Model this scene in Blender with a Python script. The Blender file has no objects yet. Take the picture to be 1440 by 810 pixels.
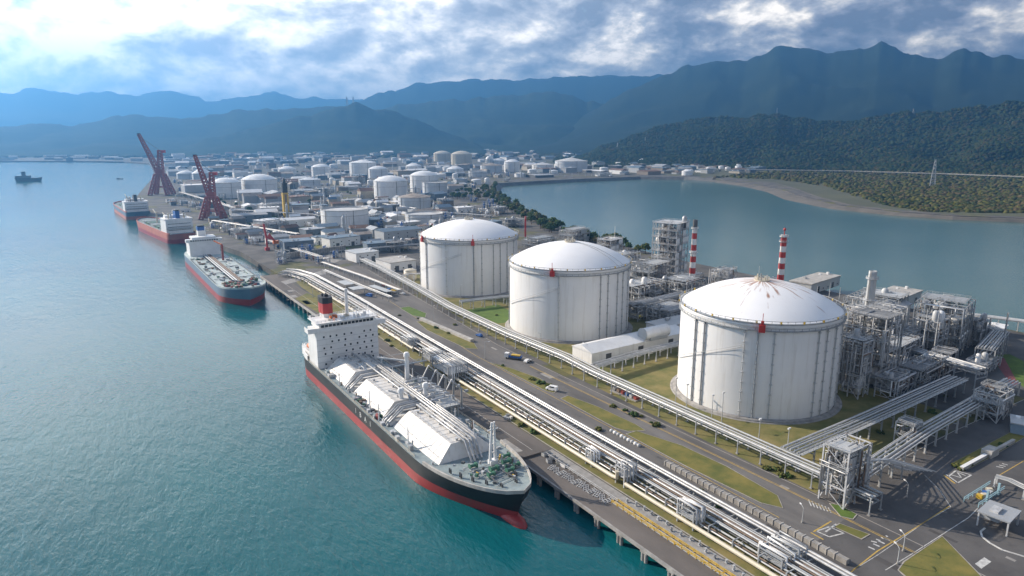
import bpy, bmesh, math, random
import numpy as np
from mathutils import Vector, Matrix, noise as MN
random.seed(11); R = random.Random(7)
sc = bpy.context.scene
COL = sc.collection
PI = math.pi
HAZE_D = 1.7e-4
CAM_H = 110.0; CAM_P = math.radians(12.6); CAM_Y = math.radians(32.8); CAM_F = 960.0

def at(px, py, z=0.0):
    """ground position (world metres) seen at a spot of the 1440x810 photograph"""
    x = (px - 720) / CAM_F; y = -(py - 405) / CAM_F
    dy = math.cos(CAM_P) + y * math.sin(CAM_P); dz = -math.sin(CAM_P) + y * math.cos(CAM_P)
    t = (z - CAM_H) / dz; a = x * t; b = dy * t
    return (a * math.cos(CAM_Y) + b * math.sin(CAM_Y), -a * math.sin(CAM_Y) + b * math.cos(CAM_Y))

def bearing(px, py, D):
    """point at horizontal distance D along a sight line (for ridges)"""
    x = (px - 720) / CAM_F; y = -(py - 405) / CAM_F
    dy = math.cos(CAM_P) + y * math.sin(CAM_P); dz = -math.sin(CAM_P) + y * math.cos(CAM_P)
    h = math.hypot(x, dy); t = D / h; a = x * t; b = dy * t
    return (a * math.cos(CAM_Y) + b * math.sin(CAM_Y), -a * math.sin(CAM_Y) + b * math.cos(CAM_Y), CAM_H + dz * t)

# ---------------------------------------------------------------- materials
MATS = {}
def mat(name, c, c2=None, scale=0.3, rough=0.6, metal=0.0, bump=0.0, stretch=(1, 1, 1), amount=None, detail=5, spec=0.5, streak=None, bscale=None, co='Position'):
    if name in MATS: return MATS[name]
    m = bpy.data.materials.new(name); m.use_nodes = True
    nt = m.node_tree; N = nt.nodes; L = nt.links
    b = N['Principled BSDF']
    b.inputs['Roughness'].default_value = rough; b.inputs['Metallic'].default_value = metal
    b.inputs['Specular IOR Level'].default_value = spec
    if c2 is None: c2 = tuple(v * 0.78 for v in c)
    g = N.new('ShaderNodeNewGeometry'); mp = N.new('ShaderNodeMapping'); mp.inputs['Scale'].default_value = stretch
    L.new(g.outputs['Position'], mp.inputs['Vector'])
    nz = N.new('ShaderNodeTexNoise'); nz.inputs['Scale'].default_value = scale; nz.inputs['Detail'].default_value = detail
    nz.inputs['Roughness'].default_value = 0.62
    L.new(mp.outputs[0], nz.inputs['Vector'])
    rp = N.new('ShaderNodeValToRGB'); rp.color_ramp.elements[0].position = 0.34; rp.color_ramp.elements[1].position = 0.68
    rp.color_ramp.elements[0].color = (*c2, 1); rp.color_ramp.elements[1].color = (*c, 1)
    L.new(nz.outputs['Fac'], rp.inputs[0]); out = rp.outputs[0]
    if streak:      # rust / grime runs: (colour, scale, threshold)
        mp2 = N.new('ShaderNodeMapping'); mp2.inputs['Scale'].default_value = (1, 1, 0.06); L.new(g.outputs['Position'], mp2.inputs['Vector'])
        n2 = N.new('ShaderNodeTexNoise'); n2.inputs['Scale'].default_value = streak[1]; n2.inputs['Detail'].default_value = 6
        n2.inputs['Roughness'].default_value = 0.7; L.new(mp2.outputs[0], n2.inputs['Vector'])
        r2 = N.new('ShaderNodeValToRGB'); r2.color_ramp.elements[0].position = streak[2]; r2.color_ramp.elements[1].position = streak[2] + 0.16
        r2.color_ramp.elements[0].color = (0, 0, 0, 1); r2.color_ramp.elements[1].color = (streak[3],) * 3 + (1,)
        L.new(n2.outputs['Fac'], r2.inputs[0])
        mx = N.new('ShaderNodeMix'); mx.data_type = 'RGBA'; L.new(r2.outputs[0], mx.inputs['Factor'])
        L.new(out, mx.inputs['A']); mx.inputs['B'].default_value = (*streak[0], 1); out = mx.outputs['Result']
    L.new(out, b.inputs['Base Color'])
    if bump:
        n3 = N.new('ShaderNodeTexNoise'); n3.inputs['Scale'].default_value = bscale or scale * 4; n3.inputs['Detail'].default_value = 4
        L.new(mp.outputs[0], n3.inputs['Vector'])
        bp = N.new('ShaderNodeBump'); bp.inputs['Strength'].default_value = 1.0; bp.inputs['Distance'].default_value = bump
        L.new(n3.outputs['Fac'], bp.inputs['Height']); L.new(bp.outputs[0], b.inputs['Normal'])
    MATS[name] = m
    return m
GRIME = (0.16, 0.12, 0.08)
def paint(name, c, grime=0.35, **k):
    k.setdefault('rough', 0.45); k.setdefault('scale', 0.15)
    return mat(name, c, tuple(v * 0.86 for v in c), streak=(GRIME, 0.5, 0.56, grime), **k)
M_white = paint('white_paint', (.80, .80, .79), .22)
M_cream = paint('cream_paint', (.60, .54, .42), .3)
M_lgrey = paint('light_grey_paint', (.44, .455, .46), .3)
M_grey = paint('grey_paint', (.33, .35, .37), .3)
M_dgrey = mat('dark_steel', (.10, .105, .11), rough=.6)
M_black = mat('black_paint', (.022, .022, .024), (.014, .014, .016), rough=.5)
M_steel = mat('galvanised_steel', (.44, .45, .46), (.24, .25, .26), scale=.6, rough=.42, metal=.35, streak=((.24, .17, .11), .8, .60, .5))
M_pipe = mat('lagged_pipe', (.58, .58, .57), (.36, .36, .36), scale=.4, rough=.38, metal=.25)
M_frame = mat('painted_steelwork', (.38, .40, .41), (.22, .235, .25), scale=.5, rough=.5, streak=((.20, .13, .08), .9, .58, .5))
M_wframe = mat('white_steelwork', (.56, .57, .58), (.36, .37, .38), scale=.5, rough=.5, streak=((.26, .18, .12), .9, .60, .4))
M_brown = mat('rusty_steelwork', (.24, .17, .12), (.13, .09, .07), scale=.5, rough=.7)
M_conc = mat('concrete', (.34, .33, .31), (.20, .19, .18), scale=.35, rough=.85, bump=.02)
M_lconc = mat('pale_concrete', (.46, .44, .41), (.30, .29, .27), scale=.35, rough=.85)
M_red = paint('red_paint', (.46, .035, .03), .25)
M_cred = paint('faded_red_paint', (.34, .075, .06), .3)
M_orange = mat('orange_paint', (.62, .16, .03), rough=.5)
M_yellow = mat('yellow_paint', (.62, .40, .03), (.45, .30, .05), rough=.5)
M_blue = mat('blue_paint', (.03, .12, .38), rough=.4)
M_green = mat('green_paint', (.03, .12, .06), (.02, .07, .04), scale=.5, rough=.5)
M_glass = mat('dark_glass', (.02, .028, .035), rough=.12)
M_tyre = mat('tyre_rubber', (.02, .02, .02), rough=.8)
M_grime_roof = mat('weathered_roof', (.36, .32, .28), (.20, .16, .13), scale=.12, rough=.8)
M_asph = mat('asphalt', (.085, .080, .078), (.050, .048, .048), scale=.09, rough=.88, detail=8, bump=.01, bscale=2)
M_leaf = [mat('leaves_a', (.085, .120, .036), (.040, .066, .02), scale=.25, rough=.9, spec=.08),
          mat('leaves_b', (.12, .12, .04), (.060, .066, .02), scale=.25, rough=.9, spec=.08),
          mat('leaves_c', (.060, .100, .04), (.030, .055, .02), scale=.25, rough=.9, spec=.08)]
M_bark = mat('bark', (.10, .075, .055), rough=.9)

# ---------------------------------------------------------------- mesh builder
class MB:
    def __init__(s): s.v = []; s.f = []; s.m = []; s.mats = []; s.cur = 0; s.sm = []
    def use(s, m):
        if m not in s.mats: s.mats.append(m)
        s.cur = s.mats.index(m); return s
    def add(s, vs, fs, smooth=False):
        o = len(s.v); s.v.extend([tuple(p) for p in vs])
        for f in fs: s.f.append([i + o for i in f]); s.m.append(s.cur); s.sm.append(smooth)
        return s
    def box(s, x0, x1, y0, y1, z0, z1):
        v = [(x0, y0, z0), (x1, y0, z0), (x1, y1, z0), (x0, y1, z0), (x0, y0, z1), (x1, y0, z1), (x1, y1, z1), (x0, y1, z1)]
        return s.add(v, [(3, 2, 1, 0), (4, 5, 6, 7), (0, 1, 5, 4), (1, 2, 6, 5), (2, 3, 7, 6), (3, 0, 4, 7)])
    def cbox(s, c, d, rz=0):
        hx, hy, hz = d[0] / 2, d[1] / 2, d[2] / 2; ca, sa = math.cos(rz), math.sin(rz)
        v = [(c[0] + ca * x - sa * y, c[1] + sa * x + ca * y, c[2] + z) for z in (-hz, hz) for x, y in ((-hx, -hy), (hx, -hy), (hx, hy), (-hx, hy))]
        return s.add(v, [(3, 2, 1, 0), (4, 5, 6, 7), (0, 1, 5, 4), (1, 2, 6, 5), (2, 3, 7, 6), (3, 0, 4, 7)])
    def beam(s, a, b, w, h=None):
        """square bar from a to b"""
        h = h or w; a = Vector(a); b = Vector(b); d = (b - a)
        if d.length < 1e-6: return s
        d.normalize(); u = Vector((0, 0, 1)) if abs(d.z) < .95 else Vector((1, 0, 0))
        r = d.cross(u).normalized() * (w / 2); t = r.cross(d).normalized() * (h / 2)
        v = [p + i * r + j * t for p in (a, b) for i, j in ((-1, -1), (1, -1), (1, 1), (-1, 1))]
        return s.add(v, [(0, 1, 2, 3), (7, 6, 5, 4), (0, 4, 5, 1), (1, 5, 6, 2), (2, 6, 7, 3), (3, 7, 4, 0)])
    def tube(s, pts, r, n=8, cap=True, smooth=True):
        pts = [Vector(p) for p in pts]; k = len(pts); rings = []
        rr = r if isinstance(r, (list, tuple)) else [r] * k
        ref = None
        for i, p in enumerate(pts):
            d = (pts[min(i + 1, k - 1)] - pts[max(i - 1, 0)]).normalized()
            if ref is None: ref = Vector((0, 0, 1)) if abs(d.z) < .9 else Vector((1, 0, 0))
            x = d.cross(ref)
            if x.length < 1e-3: x = d.cross(Vector((1, .3, .2)))
            x.normalize(); y = x.cross(d).normalized(); ref = y
            rings.append([p + (x * math.cos(2 * PI * j / n) + y * math.sin(2 * PI * j / n)) * rr[i] for j in range(n)])
        v = [q for g in rings for q in g]; f = []
        for i in range(k - 1):
            for j in range(n):
                f.append((i * n + j, i * n + (j + 1) % n, (i + 1) * n + (j + 1) % n, (i + 1) * n + j))
        s.add(v, f, smooth)
        if cap:
            s.add(rings[0], [tuple(range(n))]); s.add(rings[-1], [tuple(reversed(range(n)))])
        return s
    def lathe(s, prof, c=(0, 0, 0), n=32, smooth=True, cap=True):
        """prof = [(radius, z)...] from bottom to top"""
        k = len(prof); v = []; f = []
        for r, z in prof:
            for j in range(n): a = 2 * PI * j / n; v.append((c[0] + r * math.cos(a), c[1] + r * math.sin(a), c[2] + z))
        for i in range(k - 1):
            for j in range(n): f.append((i * n + j, i * n + (j + 1) % n, (i + 1) * n + (j + 1) % n, (i + 1) * n + j))
        s.add(v, f, smooth)
        if cap:
            if prof[0][0] > 1e-3: s.add(v[:n], [tuple(reversed(range(n)))])
            if prof[-1][0] > 1e-3: s.add(v[-n:], [tuple(range(n))])
        return s
    def prism(s, poly, z0, z1, bottom=True):
        n = len(poly); v = [(x, y, z0) for x, y in poly] + [(x, y, z1) for x, y in poly]
        f = [tuple(range(n, 2 * n))] + ([tuple(reversed(range(n)))] if bottom else [])
        for i in range(n): j = (i + 1) % n; f.append((i, j, n + j, n + i))
        return s.add(v, f)
    def sheet(s, poly, z): return s.add([(x, y, z) for x, y in poly], [tuple(range(len(poly)))])
    def ring(s, c, r, z, t, n=48, a0=0, a1=2 * PI, seg=6):
        k = max(3, int(n * (a1 - a0) / (2 * PI)))
        return s.tube([(c[0] + r * math.cos(a0 + (a1 - a0) * i / k), c[1] + r * math.sin(a0 + (a1 - a0) * i / k), z) for i in range(k + 1)], t, seg)
    def rail(s, pts, h=1.1, post=2.5, w=.09, close=False):
        """guard rail along a polyline"""
        P = [Vector(p) for p in pts]
        if close: P.append(P[0])
        for a, b in zip(P, P[1:]):
            d = (b - a).length
            for q in (h, h * .55): s.beam(a + Vector((0, 0, q)), b + Vector((0, 0, q)), w)
            n = max(1, int(d / post))
            for i in range(n): p = a.lerp(b, i / n); s.beam(p, p + Vector((0, 0, h)), w)
        return s
    def build(s, name, m=None, parent=None, loc=None, fix=False):
        me = bpy.data.meshes.new(name)
        nv = len(s.v)
        if nv:
            me.vertices.add(nv); me.vertices.foreach_set('co', np.array(s.v, dtype=np.float32).ravel())
            ls = np.array([len(f) for f in s.f], dtype=np.int32); li = np.array([i for f in s.f for i in f], dtype=np.int32)
            me.loops.add(len(li)); me.loops.foreach_set('vertex_index', li)
            me.polygons.add(len(ls)); st = np.zeros(len(ls), np.int32); st[1:] = np.cumsum(ls)[:-1]
            me.polygons.foreach_set('loop_start', st)
            me.polygons.foreach_set('use_smooth', np.array(s.sm, dtype=bool))
        if s.mats:
            for q in s.mats: me.materials.append(q)
            if nv: me.polygons.foreach_set('material_index', np.array(s.m, dtype=np.int32))
        elif m: me.materials.append(m)
        me.update(calc_edges=True); me.validate()
        if fix:
            bm = bmesh.new(); bm.from_mesh(me); bmesh.ops.recalc_face_normals(bm, faces=bm.faces); bm.to_mesh(me); bm.free()
        o = bpy.data.objects.new(name, me); COL.objects.link(o)
        if parent: o.parent = parent
        if loc: o.location = loc
        return o
def tag(o, label, cat, group=None, kind=None):
    o['label'] = label; o['category'] = cat
    if group: o['group'] = group
    if kind: o['kind'] = kind
    return o
def thing(name, label, cat, loc=(0, 0, 0), rz=0, group=None):
    o = bpy.data.objects.new(name, None); COL.objects.link(o); o.empty_display_size = 1
    o.location = loc; o.rotation_euler = (0, 0, rz)
    return tag(o, label, cat, group)
KIDS = {}
def kids(o):
    return [c for c in bpy.data.objects if c.parent == o]
def dup(o, loc=None, rz=None, label=None, group=None, scale=None, parent=None, tree=None):
    if tree is None: tree = [(c, [(g, []) for g in kids(c)]) for c in kids(o)]
    c = o.copy(); COL.objects.link(c)
    if parent: c.parent = parent
    if loc is not None: c.location = loc
    if rz is not None: c.rotation_euler = (0, 0, rz)
    if scale is not None: c.scale = scale
    if label: c['label'] = label
    if group: c['group'] = group
    for ch, sub in tree: dup(ch, parent=c, tree=sub)
    return c
def tree_of(o): return [(c, [(g, []) for g in kids(c)]) for c in kids(o)]
def struct(name, mb, m=None, kind='structure', fix=False):
    o = mb.build(name, m, fix=fix); o['kind'] = kind; return o
def raw_mesh(name, V, F, mats, mi=None, smooth=False):
    """V (n,3) array, F (m,k) array"""
    me = bpy.data.meshes.new(name); k = F.shape[1]
    me.vertices.add(len(V)); me.vertices.foreach_set('co', V.astype(np.float32).ravel())
    me.loops.add(F.size); me.loops.foreach_set('vertex_index', F.astype(np.int32).ravel())
    me.polygons.add(len(F)); me.polygons.foreach_set('loop_start', (np.arange(len(F)) * k).astype(np.int32))
    if smooth: me.polygons.foreach_set('use_smooth', np.ones(len(F), bool))
    for q in mats: me.materials.append(q)
    if mi is not None: me.polygons.foreach_set('material_index', mi.astype(np.int32))
    me.update(calc_edges=True)
    o = bpy.data.objects.new(name, me); COL.objects.link(o); return o
# ================================================================ camera, light, sky
cd = bpy.data.cameras.new('camera'); cam = bpy.data.objects.new('camera', cd); COL.objects.link(cam); sc.camera = cam
cd.sensor_width = 36; cd.lens = 24; cd.clip_start = 1; cd.clip_end = 60000
cam.location = (0, 0, CAM_H); cam.rotation_euler = (PI / 2 - CAM_P, 0, -CAM_Y)
SUN_AZ = math.radians(-33); SUN_EL = math.radians(27)      # azimuth from +Y, clockwise
sd = Vector((math.sin(SUN_AZ) * math.cos(SUN_EL), math.cos(SUN_AZ) * math.cos(SUN_EL), math.sin(SUN_EL)))
sl = bpy.data.lights.new('sun', 'SUN'); sl.energy = 5.0; sl.angle = math.radians(0.53); sl.color = (1, .87, .72)
so = bpy.data.objects.new('sun', sl); COL.objects.link(so); so.rotation_euler = sd.to_track_quat('Z', 'Y').to_euler()
so.location = (0, 0, 500)
w = bpy.data.worlds.new('World'); sc.world = w; w.use_nodes = True
nt = w.node_tree; N = nt.nodes; L = nt.links; bg = N['Background']
sky = N.new('ShaderNodeTexSky'); sky.sky_type = 'NISHITA'; sky.sun_disc = False; sky.sun_elevation = SUN_EL; sky.sun_rotation = SUN_AZ
sky.altitude = 100; sky.air_density = 1.2; sky.dust_density = 2.0; sky.ozone_density = 1.5
bg.inputs['Strength'].default_value = 0.105
tc = N.new('ShaderNodeTexCoord')
def nd(t, **k):
    n = N.new(t)
    for a, b in k.items(): setattr(n, a, b)
    return n
def mth(op, a, b=None, clamp=False):
    n = N.new('ShaderNodeMath'); n.operation = op; n.use_clamp = clamp
    for i, v in enumerate((a, b)):
        if v is None: continue
        if isinstance(v, (int, float)): n.inputs[i].default_value = v
        else: L.new(v, n.inputs[i])
    return n.outputs[0]
sp = nd('ShaderNodeSeparateXYZ'); L.new(tc.outputs['Generated'], sp.inputs[0])
# cloud field on the sky dome (3-D noise on the direction, banked towards the upper left)
mp = nd('ShaderNodeMapping'); mp.inputs['Rotation'].default_value = (0, 0, math.radians(33)); mp.inputs['Scale'].default_value = (1, 1, 1.35); L.new(tc.outputs['Generated'], mp.inputs[0])
mpr = nd('ShaderNodeMapping'); mpr.inputs['Rotation'].default_value = (0, math.radians(-24), 0); mpr.inputs['Scale'].default_value = (.78, 1, 1.15); L.new(mp.outputs[0], mpr.inputs[0]); mp = mpr
def noise(vec, scale, detail, rough, dist=0.0):
    n = nd('ShaderNodeTexNoise'); n.inputs['Scale'].default_value = scale; n.inputs['Detail'].default_value = detail
    n.inputs['Roughness'].default_value = rough; n.inputs['Distortion'].default_value = dist; L.new(vec, n.inputs['Vector']); return n.outputs['Fac']
n_big = noise(mp.outputs[0], 3.4, 3, .5, .2)
n_mid = noise(mp.outputs[0], 10, 10, .58, .15)
n_lit = noise(mp.outputs[0], 26, 8, .62, .2)
def vshift(vec, d):
    a_ = nd('ShaderNodeVectorMath', operation='ADD'); L.new(vec, a_.inputs[0]); a_.inputs[1].default_value = d; return a_.outputs[0]
# sunward minus leeward density gives the lumps of cloud their lit and dark sides
n_em = mth('SUBTRACT', noise(mp.outputs[0], 10, 7, .58, .15), noise(vshift(mp.outputs[0], (-.020, .004, .018)), 10, 7, .58, .15))
def ramp(v, stops):
    r = nd('ShaderNodeValToRGB'); e = r.color_ramp.elements
    while len(e) < len(stops): e.new(.5)
    for q, (p_, c_) in zip(e, stops): q.position = p_; q.color = (*c_, 1)
    L.new(v, r.inputs[0]); return r.outputs[0]
# side towards the sun (left of the picture) is the bright one
sdir = nd('ShaderNodeVectorMath', operation='DOT_PRODUCT'); L.new(tc.outputs['Generated'], sdir.inputs[0])
sdir.inputs[1].default_value = (math.sin(math.radians(-12)), math.cos(math.radians(-12)), 0)
side = ramp(sdir.outputs['Value'], [(.50, (0, 0, 0)), (1.0, (1, 1, 1))])
body = mth('ADD', mth('ADD', mth('MULTIPLY', n_mid, .62), mth('MULTIPLY', n_big, .34)), mth('MULTIPLY', n_lit, .24))
body = mth('ADD', mth('MULTIPLY', mth('SUBTRACT', body, .60), 1.75), .68)
body = mth('ADD', body, mth('MULTIPLY', mth('SUBTRACT', side, .45), .16))
body = mth('ADD', body, mth('MULTIPLY', n_em, 1.9))
G = 1.75 / 0.12
def cc(r, g, b): return (r, g, b)
cl_dark = ramp(body, [(.34, (.11, .125, .16)), (.54, (.19, .20, .235)), (.70, (.31, .31, .325)), (.86, (.58, .54, .48)), (1.0, (.92, .83, .71))])
cl_lite = ramp(body, [(.30, (.34, .36, .40)), (.52, (.50, .50, .51)), (.68, (.68, .66, .62)), (.84, (.92, .85, .76)), (1.05, (1.10, 1.0, .88))])
sky_boost = ramp(sp.outputs['Z'], [(.17, (1, 1, 1)), (.28, (2.2, 2.2, 2.2)), (.42, (1.5, 1.5, 1.5)), (.6, (.8, .8, .8))])  # added brightness in the higher sunward sky, to lighten the sea's reflections
vm = nd('ShaderNodeMix', data_type='RGBA', blend_type='MULTIPLY'); vm.inputs['Factor'].default_value = 1; L.new(cl_lite, vm.inputs['A']); L.new(sky_boost, vm.inputs['B']); cl_lite = vm.outputs['Result']
mx = nd('ShaderNodeMix', data_type='RGBA'); L.new(side, mx.inputs['Factor']); L.new(cl_dark, mx.inputs['A']); L.new(cl_lite, mx.inputs['B'])
sc_ = nd('ShaderNodeVectorMath', operation='SCALE'); L.new(mx.outputs['Result'], sc_.inputs[0]); sc_.inputs['Scale'].default_value = G
# gaps in the cloud show the clear sky
gap = ramp(body, [(.02, (0, 0, 0)), (.14, (1, 1, 1))])
mx2 = nd('ShaderNodeMix', data_type='RGBA'); L.new(gap, mx2.inputs['Factor']); L.new(sky.outputs[0], mx2.inputs['A']); L.new(sc_.outputs[0], mx2.inputs['B'])
# above 35 degrees the cover breaks up into plain sky
hi = ramp(sp.outputs['Z'], [(.45, (0, 0, 0)), (.85, (1, 1, 1))])
mx3 = nd('ShaderNodeMix', data_type='RGBA'); L.new(hi, mx3.inputs['Factor']); L.new(mx2.outputs['Result'], mx3.inputs['A']); L.new(sky.outputs[0], mx3.inputs['B'])
L.new(mx3.outputs['Result'], bg.inputs['Color'])
sc.view_settings.view_transform = 'Standard'; sc.view_settings.look = 'None'; sc.view_settings.gamma = 1; sc.view_settings.exposure = 0.80
sc.cycles.use_denoising = True; sc.cycles.max_bounces = 5; sc.cycles.diffuse_bounces = 2; sc.cycles.glossy_bounces = 2
sc.cycles.volume_bounces = 0; sc.cycles.transmission_bounces = 1; sc.cycles.transparent_max_bounces = 4
# ================================================================ haze
hz = MB().box(-13100, 13100, -3000, 13600, -8.5, 960).build('haze'); hz['kind'] = 'stuff'; hz.visible_shadow = True
hm = bpy.data.materials.new('haze_air'); hm.use_nodes = True; hn = hm.node_tree.nodes
hn.remove(hn['Principled BSDF']); pv = hn.new('ShaderNodeVolumePrincipled')
pv.inputs['Color'].default_value = (.115, .355, .76, 1); pv.inputs['Density'].default_value = HAZE_D
pv.inputs['Anisotropy'].default_value = .6
hm.node_tree.links.new(pv.outputs[0], hn['Material Output'].inputs['Volume']); hz.data.materials.append(hm)
# ================================================================ water
wm = bpy.data.materials.new('sea_water'); wm.use_nodes = True; nt = wm.node_tree; N = nt.nodes; L = nt.links; b = N['Principled BSDF']
b.inputs['Roughness'].default_value = .15; b.inputs['IOR'].default_value = 1.33
g = N.new('ShaderNodeNewGeometry')
n0 = N.new('ShaderNodeTexNoise'); n0.inputs['Scale'].default_value = .006; n0.inputs['Detail'].default_value = 4; L.new(g.outputs['Position'], n0.inputs['Vector'])
r0 = N.new('ShaderNodeValToRGB'); r0.color_ramp.elements[0].position = .35; r0.color_ramp.elements[1].position = .7
r0.color_ramp.elements[0].color = (.003, .076, .096, 1); r0.color_ramp.elements[1].color = (.006, .112, .126, 1)
L.new(n0.outputs['Fac'], r0.inputs[0]); L.new(r0.outputs[0], b.inputs['Base Color'])
def wave(scale, stretch, rot, det):
    mp = N.new('ShaderNodeMapping'); mp.inputs['Rotation'].default_value = (0, 0, math.radians(rot)); mp.inputs['Scale'].default_value = stretch
    L.new(g.outputs['Position'], mp.inputs[0]); n = N.new('ShaderNodeTexNoise'); n.inputs['Scale'].default_value = scale
    n.inputs['Detail'].default_value = det; n.inputs['Roughness'].default_value = .55; n.inputs['Distortion'].default_value = .4; L.new(mp.outputs[0], n.inputs['Vector']); return n.outputs['Fac']
a1 = wave(.26, (1, .36, 1), 60, 3); a2 = wave(.75, (1, .42, 1), 48, 3); a3 = wave(.03, (1, .6, 1), 75, 2)
m1 = N.new('ShaderNodeMath'); m1.operation = 'MULTIPLY_ADD'; L.new(a2, m1.inputs[0]); m1.inputs[1].default_value = .55; L.new(a1, m1.inputs[2])
m2 = N.new('ShaderNodeMath'); m2.operation = 'MULTIPLY_ADD'; L.new(a3, m2.inputs[0]); m2.inputs[1].default_value = .8; L.new(m1.outputs[0], m2.inputs[2])
bp = N.new('ShaderNodeBump'); bp.inputs['Strength'].default_value = 1; bp.inputs['Distance'].default_value = .46
wp = N.new('ShaderNodeTexNoise'); wp.inputs['Scale'].default_value = .0045; wp.inputs['Detail'].default_value = 5; L.new(g.outputs['Position'], wp.inputs['Vector'])
wr = N.new('ShaderNodeMapRange'); wr.inputs['From Min'].default_value = .35; wr.inputs['From Max'].default_value = .65; wr.inputs['To Min'].default_value = .55; wr.inputs['To Max'].default_value = 1.0; L.new(wp.outputs['Fac'], wr.inputs['Value']); L.new(wr.outputs[0], bp.inputs['Strength'])
L.new(m2.outputs[0], bp.inputs['Height']); L.new(bp.outputs[0], b.inputs['Normal'])
lm = wm.copy(); lm.name = 'lagoon_water'
for n in lm.node_tree.nodes:
    if n.type == 'BUMP': n.inputs['Distance'].default_value = .10
    if n.type == 'VALTORGB':
        n.color_ramp.elements[0].color = (.052, .116, .112, 1); n.color_ramp.elements[1].color = (.066, .132, .124, 1)
WZ = -5.0
LAG = [(1400, 60), (1089, 402), (1040, 470), (1027, 540), (1045, 640), (1130, 770), (1248, 898), (1340, 1050), (1395, 1210), (1380, 1300), (1295, 1374), (1080, 1385), (836, 1357), (740, 1210), (617, 957), (544, 772), (493, 640), (473, 529), (457, 443), (455, 300), (449, 156), (430, -60), (420, -300), (2600, -1300), (3000, -700)]
struct('sea', MB().sheet([(-13000, -2900), (110, -2900), (300, -300), (300, 3000), (250, 13500), (-13000, 13500)], WZ), wm)
struct('lagoon', MB().sheet([(300, -2900), (13000, -2900), (13000, 1500), (3000, 1500), (300, 1500)], WZ), lm)
# ================================================================ land
gm = bpy.data.materials.new('industrial_ground'); gm.use_nodes = True; nt = gm.node_tree; N = nt.nodes; L = nt.links; b = N['Principled BSDF']
b.inputs['Roughness'].default_value = .9
g = N.new('ShaderNodeNewGeometry')
def gn(s, d):
    n = N.new('ShaderNodeTexNoise'); n.inputs['Scale'].default_value = s; n.inputs['Detail'].default_value = d; L.new(g.outputs['Position'], n.inputs['Vector']); return n.outputs['Fac']
def grp(v, st):
    r = N.new('ShaderNodeValToRGB'); e = r.color_ramp.elements
    while len(e) < len(st): e.new(.5)
    for q, (p_, c_) in zip(e, st): q.position = p_; q.color = (*c_, 1)
    L.new(v, r.inputs[0]); return r.outputs[0]
ca = grp(gn(.05, 7), [(.35, (.045, .045, .046)), (.5, (.080, .077, .074)), (.68, (.13, .122, .115))])
cg = grp(gn(.11, 6), [(.35, (.050, .060, .018)), (.65, (.115, .105, .034))])
mk = grp(gn(.022, 5), [(.54, (0, 0, 0)), (.60, (1, 1, 1))])
mx = N.new('ShaderNodeMix'); mx.data_type = 'RGBA'; L.new(mk, mx.inputs['Factor']); L.new(ca, mx.inputs['A']); L.new(cg, mx.inputs['B'])
L.new(mx.outputs['Result'], b.inputs['Base Color'])
coast = [(135, -300), (135, 560), (133, 690), (122, 760), (108, 830), (104, 930), (96, 1000), (84, 1120), (84, 1260), (98, 1400), (140, 1700), (200, 2120), (246, 2600), (285, 3150), (215, 3420), (30, 3620), (-240, 3790), (-900, 4150), (-2600, 4700), (-6000, 5200), (-13000, 5600)]
poly = coast + [(-13000, 13500), (13000, 13500), (13000, 1000), (5000, 200), (3200, -200), (2000, 0)] + LAG[:23]
struct('ground', MB().prism(poly, -7.5, 0, bottom=False), gm, fix=True)
M_sand = mat('grey_sand', (.15, .135, .115), (.08, .076, .068), scale=.03, rough=.95)
s0 = [(1089, 402), (1040, 470), (1027, 540), (1045, 640), (1130, 770), (1248, 898), (1340, 1050), (1395, 1210)]
mb = MB()      # sloping sand and stone margin on the far bank
W_in = [5, 6, 9, 18, 30, 34, 24, 12]; W_out = [12, 10, 14, 24, 34, 34, 26, 14]
for i in range(len(s0) - 1):
    q = []
    for k in (i, i + 1):
        a = Vector((*s0[max(k - 1, 0)], 0)); c = Vector((*s0[min(k + 1, 7)], 0)); d = (c - a).normalized(); n_ = Vector((-d.y, d.x, 0)) * -1
        p = Vector((*s0[k], 0)); q.append((p + n_ * W_in[k] + Vector((0, 0, .25)), p - n_ * W_out[k] * .4 + Vector((0, 0, -1.5)), p - n_ * W_out[k] + Vector((0, 0, -5.4))))
    for j in range(2): mb.add([q[0][j], q[1][j], q[1][j + 1], q[0][j + 1]], [(0, 1, 2, 3)])
struct('sandbank', mb, M_sand, fix=True)
mb = MB(); dk = [(617, 957), (740, 1210), (836, 1357), (960, 1376), (1080, 1385), (1295, 1376), (1382, 1296), (1395, 1210)]
for a, c in zip(dk, dk[1:]):   # embankment with a grey revetment and a crest road
    a = Vector((*a, 0)); c = Vector((*c, 0)); d = (c - a).normalized(); n_ = Vector((-d.y, d.x, 0))
    for (o0, z0), (o1, z1) in (((-10, -5.6), (0, 2.2)), ((0, 2.2), (8, 2.2)), ((8, 2.2), (14, .1))):
        mb.add([a + n_ * o0 + Vector((0, 0, z0)), c + n_ * o0 + Vector((0, 0, z0)), c + n_ * o1 + Vector((0, 0, z1)), a + n_ * o1 + Vector((0, 0, z1))], [(0, 1, 2, 3)])
struct('embankment', mb, mat('revetment', (.15, .15, .15), (.08, .085, .085), scale=.08, rough=.9), fix=True)
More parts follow.
